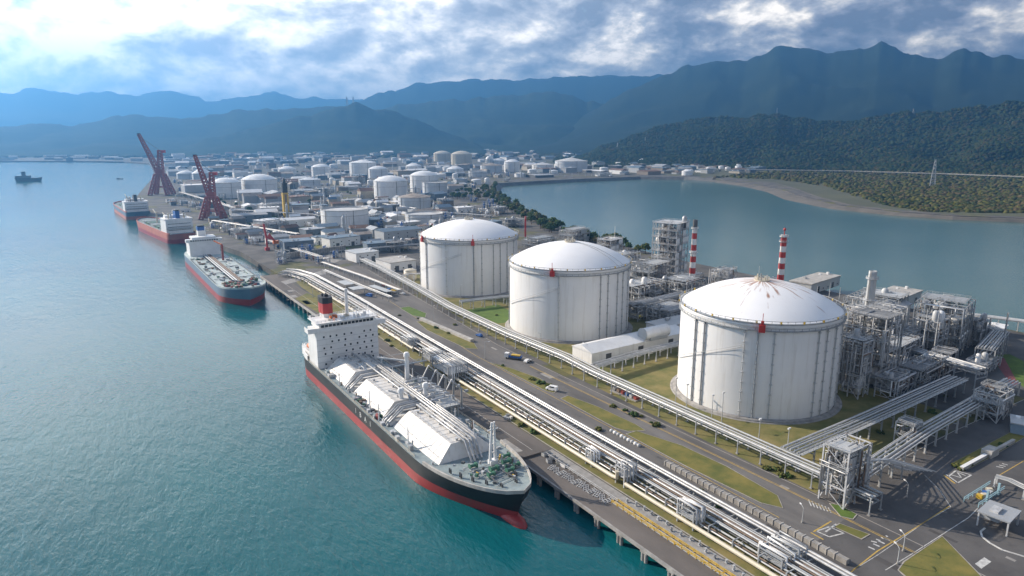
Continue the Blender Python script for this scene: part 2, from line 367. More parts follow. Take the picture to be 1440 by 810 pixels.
# ================================================================ hills
M_hill = mat('hill_forest', (.036, .052, .024), (.020, .031, .015), scale=.012, rough=.95, detail=9, spec=.05)
M_mount = mat('mountain_forest', (.024, .036, .020), (.014, .023, .013), scale=.004, rough=.95, detail=9, spec=.05)  # forest colour lowered to stand in for cloud shadow on the right mountain
def interp(tab, x):
    for (x0, y0), (x1, y1) in zip(tab, tab[1:]):
        if x <= x1: return y0 + (y1 - y0) * (x - x0) / (x1 - x0)
    return tab[-1][1]
def range_of_hills(name, ridge, D, foot, back, m, rough=.5, spur=9.0, nu=200, nt=44, jag=1.0, seed=0, wave=None, fine=1.0):
    """terrain rising from its foot line to a ridge line and falling away behind it"""
    x0, x1 = ridge[0][0], ridge[-1][0]; V = []
    for i in range(nu + 1):
        px = x0 + (x1 - x0) * i / nu; py = interp(ridge, px)
        jr = fine * MN.fractal(Vector((px * .035, seed, 0)), 1.0, 2.1, 5) * 5.5; d = D(px) if callable(D) else D; ft = foot(px) if callable(foot) else foot
        for k in range(nt + 1):
            t = k / nt * 1.5; dist = ft + (d - ft) * t if t <= 1 else d + (t - 1) / .5 * back
            s_ = min(t, 2 - t); X, Y, Z = bearing(px, py + jr * max(0, s_) ** 5, d); rx, ry, _ = bearing(px, py, dist); top = max(Z, 3)
            s = t if t <= 1 else 1 - (t - 1) / .5
            prof = s ** 1.15 if t <= 1 else s ** .8
            wl = d * .16 if not wave else wave
            wx, wy = rx / wl, ry / wl; wx += .35 * MN.noise(Vector((wx * 1.3, wy * 1.3, seed))); v = MN.fractal(Vector((wx * 2.2, wy * 2.2, seed)), 1.0, 2.1, 6)
            rg = 1 - abs(MN.noise(Vector((wx, wy, seed + 4)))) * 2
            z = top * prof * (1 - rough * (1 - s ** 2) * (0.5 + .9 * (rg - .4)) ) + v * top * .10 * (1 - s * s * .75) * min(1, s * 4) + jag * MN.noise(Vector((rx * .02, ry * .02, 0))) * min(1, 3 * s)
            if k == 0 or k == nt: z = -3
            V.append((rx, ry, max(z, -3)))
    n = nt + 1; i, k = np.meshgrid(np.arange(nu), np.arange(nt), indexing='ij'); q = (i * n + k).ravel()
    F = np.stack([q, q + n, q + n + 1, q + 1], 1); F = F[:, ::-1] if False else F
    o = raw_mesh(name, np.array(V), F, [m], smooth=True); o['kind'] = 'structure'; return o
range_of_hills('hills_far_pale', [(-300, 140), (-120, 128), (0, 130), (60, 124), (110, 133), (150, 127), (190, 133), (240, 124), (290, 141), (330, 136), (385, 127), (410, 135), (440, 137), (470, 137), (520, 142), (620, 160)], 11600, 9000, 1500, M_mount, seed=1)
range_of_hills('mountain_centre_pale', [(440, 170), (500, 142), (545, 126), (600, 116), (650, 111), (760, 108), (860, 104), (960, 108), (1080, 130)], 8600, 6900, 1600, M_mount, seed=2)
range_of_hills('hills_left', [(-400, 196), (-120, 182), (0, 178), (40, 175), (70, 172), (100, 175), (180, 160), (215, 163), (250, 166), (300, 163), (330, 155), (380, 152), (430, 152), (470, 147), (560, 158), (700, 200)], 6000, lambda p: 4300, 1400, M_hill, seed=3)
range_of_hills('hills_centre', [(440, 205), (500, 160), (560, 146), (600, 143), (630, 139), (650, 141), (700, 134), (740, 130), (770, 127), (795, 132), (825, 141), (870, 148), (960, 160), (1080, 190)], 6200, 4600, 1400, M_hill, seed=4)
range_of_hills('hill_spur', [(230, 216), (280, 196), (330, 186), (390, 172), (440, 160), (475, 147), (500, 146), (530, 150), (580, 165), (620, 182), (680, 205)], 4900, 4000, 900, M_hill, seed=5)
range_of_hills('mountain_right', [(700, 210), (780, 185), (840, 150), (880, 128), (930, 108), (960, 96), (1000, 83), (1020, 84), (1045, 87), (1060, 80), (1080, 70), (1100, 62), (1150, 66), (1168, 73), (1190, 70), (1215, 65), (1240, 57), (1265, 67), (1290, 75), (1320, 82), (1338, 72), (1355, 67), (1380, 74), (1400, 79), (1440, 82), (1600, 90), (1800, 110)], 5900, 4000, 1300, M_mount, seed=6, nu=320, rough=.12)
FH_R = [(780, 232), (830, 214), (870, 197), (920, 180), (950, 172), (980, 166), (1020, 163), (1050, 164), (1080, 162), (1095, 158), (1112, 164), (1160, 168), (1200, 170), (1230, 163), (1260, 159), (1300, 155), (1350, 152), (1400, 147), (1440, 140), (1520, 128), (1650, 118), (1800, 120)]
FHD = lambda p: 3300 - (p - 780) * .2; FHF = lambda p: 2480 - (p - 780) * .12
fh = range_of_hills('forest_hill', FH_R, FHD, FHF, 700, M_hill, rough=.85, wave=430, nu=420, nt=70, jag=4, seed=8)
# tree cover of the near hill: thousands of leafy crowns nobody could count
bm = bmesh.new(); bmesh.ops.create_icosphere(bm, subdivisions=1, radius=1)
ICV = np.array([v.co[:] for v in bm.verts]); ICF = np.array([[v.index for v in f.verts] for f in bm.faces]); bm.free()
def crowns(name, P, rad, zs, mats, jitter=.28, seed=0):
    rng = np.random.default_rng(seed); n = len(P); k = len(ICV)
    jit = 1 + rng.uniform(-jitter, jitter, (n, k, 1)); V = ICV[None] * jit
    V[:, :, 2] *= zs; V = V * rad[:, None, None] + P[:, None, :]
    F = ICF[None] + (np.arange(n) * k)[:, None, None]
    mi = np.repeat(rng.integers(0, len(mats), n), len(ICF))
    o = raw_mesh(name, V.reshape(-1, 3), F.reshape(-1, 3), mats, mi, smooth=True); o['kind'] = 'stuff'; return o
rng = np.random.default_rng(3); hv = np.zeros(len(fh.data.vertices) * 3, np.float32); fh.data.vertices.foreach_get('co', hv); hv = hv.reshape(421, 71, 3)
NT_ = 34000; u = rng.uniform(0, 419.99, NT_); t = rng.uniform(1, 52, NT_); iu = u.astype(int); it = t.astype(int); fu = (u - iu)[:, None]; ft_ = (t - it)[:, None]
P_ = (hv[iu, it] * (1 - fu) + hv[iu + 1, it] * fu) * (1 - ft_) + (hv[iu, it + 1] * (1 - fu) + hv[iu + 1, it + 1] * fu) * ft_
HL = [mat('wood_a', (.040, .058, .020), (.020, .032, .012), scale=.011, rough=1, spec=.03), mat('wood_b', (.054, .064, .022), (.028, .038, .014), scale=.011, rough=1, spec=.03), mat('wood_c', (.026, .046, .020), (.014, .026, .012), scale=.011, rough=1, spec=.03), mat('wood_d', (.062, .054, .024), (.034, .034, .016), scale=.011, rough=1, spec=.03)]
P_[:, 2] += 2
crowns('woodland', P_, rng.uniform(3, 6, NT_) * (1 + .9 * rng.random(NT_) ** 4), .8, HL, .2, seed=4)

# ================================================================ paving, grass, markings near the quay
M_grass = mat('grass', (.200, .165, .040), (.085, .100, .020), scale=.14, rough=.95, detail=12, bump=.05, bscale=1.2)
M_dgrass = mat('dry_grass', (.230, .185, .070), (.090, .105, .024), scale=.10, rough=.95, detail=12, bump=.05, bscale=1.2)
M_lawn = mat('fresh_grass', (.10, .165, .022), (.060, .105, .016), scale=.2, rough=.95, detail=8, bump=.05, bscale=1.2)
M_road = mat('road_asphalt', (.165, .156, .148), (.085, .081, .079), scale=.10, rough=.9, detail=12, stretch=(1, .18, 1), streak=((.045, .043, .042), .35, .58, .6))
M_yard = mat('yard_asphalt', (.115, .110, .108), (.066, .064, .064), scale=.05, rough=.9, detail=12, streak=((.040, .039, .040), .16, .56, .6))
M_dock = mat('dock_asphalt', (.150, .132, .120), (.085, .076, .070), scale=.07, rough=.92, detail=12, stretch=(1, .35, 1), streak=((.26, .24, .22), .3, .62, .5))
M_mwhite = mat('marking_white', (.62, .62, .60), (.34, .34, .33), scale=.9, rough=.8)
M_myel = mat('marking_yellow', (.55, .36, .06), (.32, .23, .09), scale=.9, rough=.8)
M_kerb = mat('kerb_stone', (.40, .37, .33), (.26, .24, .22), scale=.5, rough=.9)
Q4 = lambda x0, x1, y0, y1: [(x0, y0), (x1, y0), (x1, y1), (x0, y1)]
def pave(name, poly, z, m, kind='structure', fix=True): return struct(name, MB().sheet(poly, z), m, kind, fix=fix)
pave('dry_grass', [(135.3, -60), (151.6, -60), (151.6, 330), (154, 500), (150, 545), (141, 545), (136.5, 500), (135.3, 330)], .012, M_dgrass, 'stuff')
pave('tank_lawn', [(185.8, 112), (330, 118), (330, 500), (208, 500), (190, 320)], .012, M_dgrass, 'stuff')
pave('service_road', [(151.8, 20), (165, 20), (165, 240), (166, 300), (176, 430), (182, 560), (160, 572), (155, 500), (151.8, 330)], .016, M_road)
pave('main_road', [(165, 20), (186, 20), (186.5, 120), (185.6, 160), (184.6, 240), (184.8, 300), (196, 430), (206, 560), (182, 564), (176, 430), (166, 300), (165, 240)], .020, M_road)
pave('yard', [(150, 10), (340, 10), (345, 98), (318, 100), (240, 101), (224, 113), (187, 113), (186.6, 100), (150, 95)], .024, M_yard)
pave('side_road', [(224, 112.6), (240, 100.6), (330, 101), (420, 104), (420, 113.5), (330, 112)], .028, M_yard)
pave('plant_paving', [(290, 118), (446, 118), (452, 440), (400, 480), (300, 470), (292, 300)], .020, mat('plant_floor', (.12, .115, .11), (.05, .05, .05), scale=.06, rough=.9, detail=9))
def island(poly, m, name='verge_grass', h=.15):
    """kerbed island: kerb stones round a grass bed"""
    mb = MB().use(M_kerb); n = len(poly); c = Vector((sum(p[0] for p in poly) / n, sum(p[1] for p in poly) / n))
    inn = [tuple(Vector(p) + (c - Vector(p)).normalized() * .35) for p in poly]
    v = [(x, y, 0) for x, y in poly] + [(x, y, h) for x, y in poly] + [(x, y, h) for x, y in inn]
    f = []
    for i in range(n): j = (i + 1) % n; f += [(i, j, n + j, n + i), (n + i, n + j, 2 * n + j, 2 * n + i)]
    mb.add(v, f); struct('kerb', mb, fix=True)
    g = MB().use(m).sheet(inn, h - .03); o = struct(name, g, None, 'stuff', fix=True); return o
island([(165.6, 277), (166, 262), (166.3, 230), (168, 226.5), (172.5, 229), (173.2, 245), (169.5, 265)], M_grass)
island([(166.5, 220), (166, 184), (168, 179), (174.2, 176), (175, 182), (174, 205), (171, 221)], M_grass)
island([(165.8, 178), (165.4, 148), (167, 118), (170, 112.5), (175, 118), (177.2, 140), (176.2, 160), (171, 178)], M_grass)
a_ = [at(*p) for p in ((562, 433), (575, 431), (600, 441), (598, 447), (580, 444))]; island(a_, M_lawn)
a_ = [at(*p) for p in ((586, 452), (600, 452), (667, 483), (672, 491), (655, 490), (600, 464))]; island(a_, M_grass)
a_ = [at(*p) for p in ((1325, 754), (1382, 812), (1400, 835), (1300, 835), (1262, 802), (1270, 790))]; island(a_, M_grass)
a_ = [at(*p) for p in ((1166, 708), (1180, 710), (1206, 724), (1200, 731), (1182, 727))]; island(a_, M_lawn)
a_ = [at(*p) for p in ((1172, 741), (1180, 736), (1224, 752), (1212, 759))]; island(a_, M_grass)
a_ = [at(*p) for p in ((1338, 652), (1440, 598), (1460, 604), (1400, 640), (1362, 660))]; island(a_, M_grass)
pave('bright_lawn', [at(*p) for p in ((655, 436), (700, 428), (722, 440), (725, 452), (700, 455))], .022, M_lawn, 'stuff')
pave('bright_lawn', [at(*p) for p in ((437, 340), (470, 338), (492, 350), (465, 354), (445, 352))], .012, M_lawn, 'stuff')
pave('bright_lawn', [at(*p) for p in ((1380, 500), (1420, 498), (1440, 508), (1440, 545), (1415, 525))], .024, M_lawn, 'stuff')
pave('red_paving', [at(*p) for p in ((1396, 505), (1412, 503), (1432, 540), (1424, 544))], .030, mat('red_paving', (.22, .07, .07), rough=.9))
pave('concrete_apron', [at(*p) for p in ((395, 396), (455, 380), (462, 384), (402, 400))], .03, M_conc)
pave('grass_patch', [at(*p) for p in ((415, 420), (432, 412), (470, 430), (500, 448), (485, 455), (455, 445))], .036, M_grass, 'stuff')
def marking(pts, w, m, px=True, z=.045, name='road_marking'):
    P = [Vector((*(at(*p) if px else p), 0)) for p in pts]; mb = MB()
    for a, b in zip(P, P[1:]):
        d = (b - a).normalized(); n_ = Vector((-d.y, d.x, 0)) * w / 2; zz_ = Vector((0, 0, z))
        mb.add([a - n_ + zz_, b - n_ + zz_, b + n_ + zz_, a + n_ + zz_], [(0, 1, 2, 3)])
    return struct(name, mb, m, fix=True)
yl = [(179.6, 22), (180.5, 110), (180.2, 150), (179.6, 190), (179, 240), (179, 262)]
marking(yl, .28, M_myel, False)
marking([(x + .6, y) for x, y in yl], .2, M_myel, False)
marking([(185.2, 40), (185.6, 118), (184.7, 160), (183.9, 240), (184, 300), (195, 430), (203, 540)], .3, M_kerb, False)
marking([(152.4, 70), (152.4, 330), (155.4, 480)], .3, M_kerb, False)
marking([(164.6, 110), (164.8, 180), (165, 290), (174.5, 425)], .25, M_myel, False)
marking([(135.6, 70), (135.6, 330), (143.5, 495)], .45, M_kerb, False, z=.05)
marking([(128.5, 186), (128.5, 340), (129.5, 520)], .15, M_mwhite, False, z=.05)
marking([(1196, 805), (1234, 775), (1290, 741), (1335, 712)], .35, M_myel)
marking([(1245, 802), (1284, 778), (1362, 728), (1375, 715)], .22, M_mwhite)
marking([(1300, 668), (1322, 690), (1337, 713)], .18, M_mwhite)
marking([(1337, 713), (1300, 735), (1235, 780), (1190, 808)], .16, M_mwhite)
marking([(1144, 748), (1169, 733)], .5, M_myel); marking([(1140, 749), (1158, 759)], .5, M_myel)
marking([(1148, 747), (1166, 755), (1187, 750), (1166, 741), (1148, 747)], .45, M_mwhite); marking([(1161, 748), (1176, 737)], .5, M_mwhite)
for k in range(4): marking([(1221 + k * 7, 769 - k * 4.2), (1230 + k * 7, 773 - k * 4.2)], .55, M_mwhite); marking([(1225 + k * 7, 761 - k * 2.6), (1233 + k * 5, 763 - k * 2.6)], .5, M_mwhite)
for k in range(7): marking([(1137 + k * 4.6, 703 + k * 1.8), (1141 + k * 4.6, 712 + k * 1.5)], .35, M_mwhite)
marking([(1327, 668), (1343, 680)], .6, M_myel); marking([(1330, 667), (1347, 679), (1366, 668), (1344, 662), (1334, 670)], .45, M_mwhite); marking([(1338, 668), (1352, 672), (1346, 664), (1358, 669)], .4, M_mwhite)
for k in range(3): marking([(1401 + k * 4, 656 - k * 2), (1411 + k * 3, 658 - k * 2)], .5, M_mwhite)
marking([(1406, 668), (1440, 648)], .3, M_myel)
marking([(1262, 648), (1340, 607), (1440, 562)], .2, M_mwhite)
a_ = [at(*p) for p in ((1371, 793), (1384, 784), (1394, 790), (1380, 800))]; pave('pavement_slab', a_, .05, M_mwhite)
kb = MB(); kp = [Vector((*at(*p), 0)) for p in ((1440, 783), (1410, 774), (1392, 764), (1381, 755), (1379, 748), (1385, 743))]
for a, b in zip(kp, kp[1:]): kb.beam(a + Vector((0, 0, .08)), b + Vector((0, 0, .08)), .5, .2)
struct('kerb', kb, M_mwhite)
for k in range(34):      # mended patches and drains in the asphalt
    x, y = R.choice([(R.uniform(153, 164), R.uniform(90, 330)), (R.uniform(175, 184.5), R.uniform(60, 330)), (R.uniform(160, 225), R.uniform(60, 98))]); w_, d_ = R.uniform(.8, 3.2), R.uniform(1.5, 9)
    pave('asphalt_patch', Q4(x - w_ / 2, x + w_ / 2, y - d_ / 2, y + d_ / 2), .031 + .0004 * k, R.choice([M_asph, M_asph, M_conc, M_yard]))
for k in range(12):
    x, y = R.uniform(123, 132), R.uniform(190, 520); pave('asphalt_patch', Q4(x - R.uniform(1, 3), x + 2, y - R.uniform(2, 9), y + 3), .034 + .0005 * k, R.choice([M_asph, M_asph, M_conc]))
# ================================================================ the jetty along the shore
jt = thing('jetty', 'long dark concrete jetty on piles running along the shore beside the gas carrier', 'jetty', (121, 180, 0))
def jl(mb): mb.v = [(x - 121, y - 180, z) for x, y, z in mb.v]; return mb
mb = MB().use(M_dock).box(121, 134.98, 183, 560, -1.3, .02); mb.use(M_lconc).box(120.6, 121.2, 183, 560, -1.1, .25)
jl(mb).build('deck', parent=jt)
mb = MB().use(M_dock).box(121, 131.5, -60, 182.9, -1.6, -.7); mb.use(M_conc).box(120.7, 121.3, -60, 182.9, -1.5, -.55)
mb.use(M_conc).box(131.5, 135.1, -60, 182.9, -6.5, -.05)
jl(mb).build('lower_deck', parent=jt)
for k in range(60):
    y = -40 + 10.1 * k
    mb = MB().use(M_conc); zt = -1.3 if y > 183 else -1.6
    mb.tube([(121.6, y - 1.1, -8), (121.6, y - 1.1, zt)], .55, 8).tube([(121.7, y + .3, -8), (121.7, y + .3, zt)], .55, 8).tube([(126, y, -8), (126, y, zt)], .6, 8); mb.box(121.1, 131, y - 1.6, y + .9, zt - .8, zt + .02)
    jl(mb).build('pile', parent=jt)
for k in range(14):
    y = 190 + 26 * k; mb = MB().use(M_black).tube([(120.35, y - 1.4, -2.6), (120.35, y + 1.4, -2.6)], .55, 8); jl(mb).build('fender', parent=jt)
mb = MB().use(M_wframe)
for (x0, y0), (x1, y1) in (((131, 181), (131, 143)),):
    mb.rail([(x0, y0, -.7), (x1, y1, -.7)], 1.2, 2.2, .16)
jl(mb).build('railing', parent=jt)
# yellow handrail walkway along the jetty's near end
wk = thing('pipe_walkway', 'yellow railed pipe walkway on the near end of the jetty', 'walkway', (130.3, 100, -.7))
mb = MB().use(M_yellow).rail([(-.9, 44, 0), (-.9, -90, 0)], 1.1, 2.6, .17).rail([(.9, 44, 0), (.9, -90, 0)], 1.1, 2.6, .17); mb.build('handrail', parent=wk)
mb = MB().use(M_yellow)
for k in range(28): mb.beam((-.9, 42 - k * 4.8, .12), (.9, 40 - k * 4.8, .12), .18)
mb.build('cross_bar', parent=wk)
MB().use(M_lgrey).box(-.8, .8, -90, 44, .02, .1).build('tread', parent=wk)
# stacked white lattice frames on the lower deck
for k in range(12):
    y = 172.5 - k * 2.45; x = 127.2 + .18 * k
    mb = MB().use(M_wframe); L_ = 3.6
    for q in range(3): mb.beam((-L_ / 2, -.8 + q * .8, .1), (L_ / 2, -.8 + q * .8, .1), .13)
    for q in range(4): mb.beam((-L_ / 2 + q * L_ / 3, -.9, .25), (-L_ / 2 + q * L_ / 3 + (.5 if q < 3 else 0), .9, .25), .13)
    o = mb.build('jetty_lattice', loc=(x, y, -.7)); o.rotation_euler = (0, 0, .5 + .5 * math.sin(k * 2.1))
    tag(o, 'white lattice frame lying in the row on the lower jetty deck', 'frame', 'white frames lying on the jetty')
for k, (px, py, wx, m_, nm) in enumerate(((768, 640, 3.2, M_lgrey, 'light grey'), (777, 646, 2.6, M_steel, 'bare steel'), (785, 652, 3.0, M_cream, 'cream'), (772, 650, 2.0, M_grey, 'dark grey'), (793, 656, 2.4, M_white, 'white'))):
    x, y = at(px, py, -.7); mb = MB().use(m_).cbox((0, 0, .55), (wx, 1.6, 1.1), .1).use(M_dgrey).cbox((0, 0, 1.16), (wx * .9, 1.4, .12), .1)
    for q in (-1, 1): mb.cbox((q * wx * .3, 0, .05), (.3, 1.7, .1), .1)
    o = mb.build('equipment_box', loc=(x, y, -.7)); o.rotation_euler = (0, 0, .4 * k)
    tag(o, f'{nm} equipment box on the lower jetty deck by the ship\'s bow', 'box')
# valve sets beside the walkway
vs = []
for k in range(22):
    y = 141 - k * 3.1; h = .9 + .5 * R.random()
    mb = MB().use(R.choice([M_steel, M_lgrey, M_wframe])).tube([(0, 0, 0), (0, 0, h)], .22, 8).tube([(-.5, 0, .5), (.5, 0, .5)], .2, 8)
    mb.lathe([(.35, h - .05), (.35, h + .08)], n=8).box(-.35, .35, -.35, .35, 0, .12)
    o = mb.build('valve_set', loc=(133.4 + R.uniform(-.6, .9), y, -.05)); tag(o, 'small grey valve post in the row beside the yellow walkway', 'valve', 'valve posts beside the yellow walkway')
# ================================================================ storage tanks for gas
M_twall = mat('tank_wall_white', (.76, .76, .75), (.70, .70, .69), scale=.05, rough=.5, streak=((.40, .36, .31), .6, .52, .28))
M_tdome = mat('tank_dome_white', (.84, .84, .84), (.78, .78, .78), scale=.06, rough=.5)
rust = M_tdome.copy(); rust.name = 'tank_dome_rusty'
def rusty(m):
    nt = m.node_tree; N = nt.nodes; L = nt.links; b = N['Principled BSDF']; src = b.inputs['Base Color'].links[0].from_socket
    tc = N.new('ShaderNodeTexCoord'); sp = N.new('ShaderNodeSeparateXYZ'); L.new(tc.outputs['Object'], sp.inputs[0])
    ang = N.new('ShaderNodeMath'); ang.operation = 'ARCTAN2'; L.new(sp.outputs[1], ang.inputs[0]); L.new(sp.outputs[0], ang.inputs[1])
    rad = N.new('ShaderNodeVectorMath'); rad.operation = 'LENGTH'; cbm = N.new('ShaderNodeCombineXYZ'); L.new(sp.outputs[0], cbm.inputs[0]); L.new(sp.outputs[1], cbm.inputs[1]); L.new(cbm.outputs[0], rad.inputs[0])
    c2 = N.new('ShaderNodeCombineXYZ'); q = N.new('ShaderNodeMath'); q.operation = 'MULTIPLY'; q.inputs[1].default_value = 7; L.new(ang.outputs[0], q.inputs[0]); L.new(q.outputs[0], c2.inputs[0])
    q2 = N.new('ShaderNodeMath'); q2.operation = 'MULTIPLY'; q2.inputs[1].default_value = .07; L.new(rad.outputs['Value'], q2.inputs[0]); L.new(q2.outputs[0], c2.inputs[1])
    nz = N.new('ShaderNodeTexNoise'); nz.inputs['Scale'].default_value = 1.3; nz.inputs['Detail'].default_value = 7; L.new(c2.outputs[0], nz.inputs['Vector'])
    # streaks fade away from the hatch at the crown
    fa = N.new('ShaderNodeMapRange'); fa.inputs['From Min'].default_value = 2; fa.inputs['From Max'].default_value = 24; fa.inputs['To Min'].default_value = .15; fa.inputs['To Max'].default_value = -.10; L.new(rad.outputs['Value'], fa.inputs['Value'])
    ad = N.new('ShaderNodeMath'); L.new(nz.outputs['Fac'], ad.inputs[0]); L.new(fa.outputs[0], ad.inputs[1])
    rp = N.new('ShaderNodeValToRGB'); rp.color_ramp.elements[0].position = .55; rp.color_ramp.elements[1].position = .68; rp.color_ramp.elements[1].color = (.9, .9, .9, 1); L.new(ad.outputs[0], rp.inputs[0])
    mx = N.new('ShaderNodeMix'); mx.data_type = 'RGBA'; L.new(rp.outputs[0], mx.inputs['Factor']); L.new(src, mx.inputs['A']); mx.inputs['B'].default_value = (.30, .13, .06, 1); L.new(mx.outputs['Result'], b.inputs['Base Color'])
rusty(rust)
def gas_tank(x, y, rad, label, px_risers, hoists, domemat, seed):
    rg = random.Random(seed); t = thing('gas_tank', label, 'storage tank', (x, y, 0)); H = 38.6; rise = 10.6
    MB().use(M_twall).lathe([(rad, 0.6), (rad, H)], n=128, cap=False).build('wall', parent=t)
    Rs = (rad * rad + rise * rise) / (2 * rise); prof = []
    for i in range(25):
        a = math.asin(rad / Rs) * (1 - i / 24); prof.append((max(Rs * math.sin(a), .001), H + .9 + rise - Rs + Rs * math.cos(a)))
    MB().use(domemat).lathe([(rad + .3, H - .2), (rad + .3, H + .9)] + prof, n=128, cap=False).build('dome', parent=t)
    mb = MB().use(M_conc).lathe([(rad + 1.9, 0), (rad + 1.9, .7), (rad + .2, .9)], n=96, cap=False); mb.use(M_conc).lathe([(rad + 3.0, 0), (rad + 3.0, .12), (rad + 1.9, .13)], n=96, cap=False)
    mb.build('foundation', parent=t)
    mb = MB().use(M_frame)      # two ring walkways with brackets and posts
    for z_, r_ in ((H - 1.9, rad + .6), (H + 1.0, rad + .7)):
        mb.lathe([(rad, z_), (r_ + .35, z_), (r_ + .35, z_ + .22), (rad, z_ + .22)], n=96, cap=False)
        mb.ring((0, 0), r_ + .25, z_ + 1.25, .10, 96, seg=5)
        for k in range(72):
            a = 2 * PI * k / 72; mb.beam(((r_ + .25) * math.cos(a), (r_ + .25) * math.sin(a), z_), ((r_ + .25) * math.cos(a), (r_ + .25) * math.sin(a), z_ + 1.25), .14)
    mb.use(M_yellow)
    for k in range(24):
        a = 2 * PI * k / 24 + .1; r_ = rad + 1.2; mb.cbox((r_ * math.cos(a), r_ * math.sin(a), H + 1.8), (.5, .5, .9), a)
    mb.build('walkway', parent=t)
    az = math.atan2(-y, -x)     # towards the camera
    for a_, wd in px_risers:
        a = az + math.radians(a_); mb = MB().use(M_grey if wd > .25 else M_lgrey); r_ = rad + .45
        mb.tube([(r_ * math.cos(a), r_ * math.sin(a), .9), (r_ * math.cos(a), r_ * math.sin(a), H - 1.7)], wd, 8)
        for k in range(9): mb.cbox((r_ * math.cos(a), r_ * math.sin(a), 3 + k * 4.1), (.9, .9, .25), a)
        mb.build('riser_pipe', parent=t)
    for a_ in hoists:
        a = az + math.radians(a_); r_ = rad + 1.6; c, s_ = math.cos(a), math.sin(a)
        mb = MB().use(M_red).cbox((r_ * c, r_ * s_, H - .6), (1.5, 2.3, 2.9), a).cbox((r_ * c, r_ * s_, H + 1.6), (.8, 1.1, 1.6), a)
        mb.tube([((r_ + .4) * c, (r_ + .4) * s_, H + 2), ((r_ + .4) * c, (r_ + .4) * s_, H + 5.5)], .13, 6)
        mb.build('hoist', parent=t)
    mb = MB().use(M_lgrey); n = 60; a0 = az - math.radians(72); a1 = az - math.radians(8)      # stair climbing round the shell
    for q, dz in ((rad + .25, 0), (rad + 1.1, 1.0)):
        mb.tube([(q * math.cos(a0 + (a1 - a0) * i / n), q * math.sin(a0 + (a1 - a0) * i / n), 15 + 15 * i / n + dz) for i in range(n + 1)], .09, 5)
    mb.build('stair_rail', parent=t)
    mb = MB().use(M_cream); zt = H + .9 + rise           # nozzles and platform at the crown
    mb.lathe([(3.2, -.6), (3.2, .35)], (0, 0, zt), n=20).rail([(3 * math.cos(q * PI / 4), 3 * math.sin(q * PI / 4), zt + .35) for q in range(8)], 1.1, 1.5, .12, True)
    for q in range(7):
        a = q * .9; mb.use(R.choice([M_lgrey, M_cream, M_steel])).tube([(2 * math.cos(a), 2 * math.sin(a), zt), (2 * math.cos(a), 2 * math.sin(a), zt + 1.2 + rg.random() * 1.6)], .28, 8)
    mb.use(M_lgrey).tube([(-1, 1, zt), (-1, 1, zt + 6)], .1, 6)
    mb.build('crown_platform', parent=t)
    for da, r0 in (((0.9, .2), (1.05, .2)) if seed == 2 else ()):      # radial pipes over the dome
        a = az + da; mb = MB().use(M_lgrey); pts = []
        for i in range(12):
            r_ = 3 + (rad - 3) * i / 11; zz_ = H + 1.25 + rise - Rs + math.sqrt(Rs * Rs - r_ * r_); pts.append((r_ * math.cos(a), r_ * math.sin(a), zz_))
        mb.tube(pts, .12, 6).build('dome_pipe', parent=t)
    return t
gas_tank(242.7, 180.8, 32.6, 'nearest of the three white domed gas tanks, with rust running down its dome', [(-47, .32), (-38, .32), (-8, .18), (.5, .30), (11, .2), (43, .22), (51, .22), (62, .25), (75, .2)], [2.5], rust, 1)
gas_tank(239.8, 310.3, 34.7, 'white domed gas tank in the middle, between the nearest and the farthest', [(-9, .25), (29, .22), (37, .22), (49, .22), (58, .22), (70, .2), (-88, .3)], [-14.5], M_tdome, 2)
gas_tank(243.2, 436, 35.8, 'farthest of the three white domed gas tanks, by the tank farm', [(-57, .32), (-26, .15), (5, .32), (14, .16), (28, .25), (37, .25), (48, .25), (62, .2), (-80, .2)], [4, -62], M_tdome, 3)
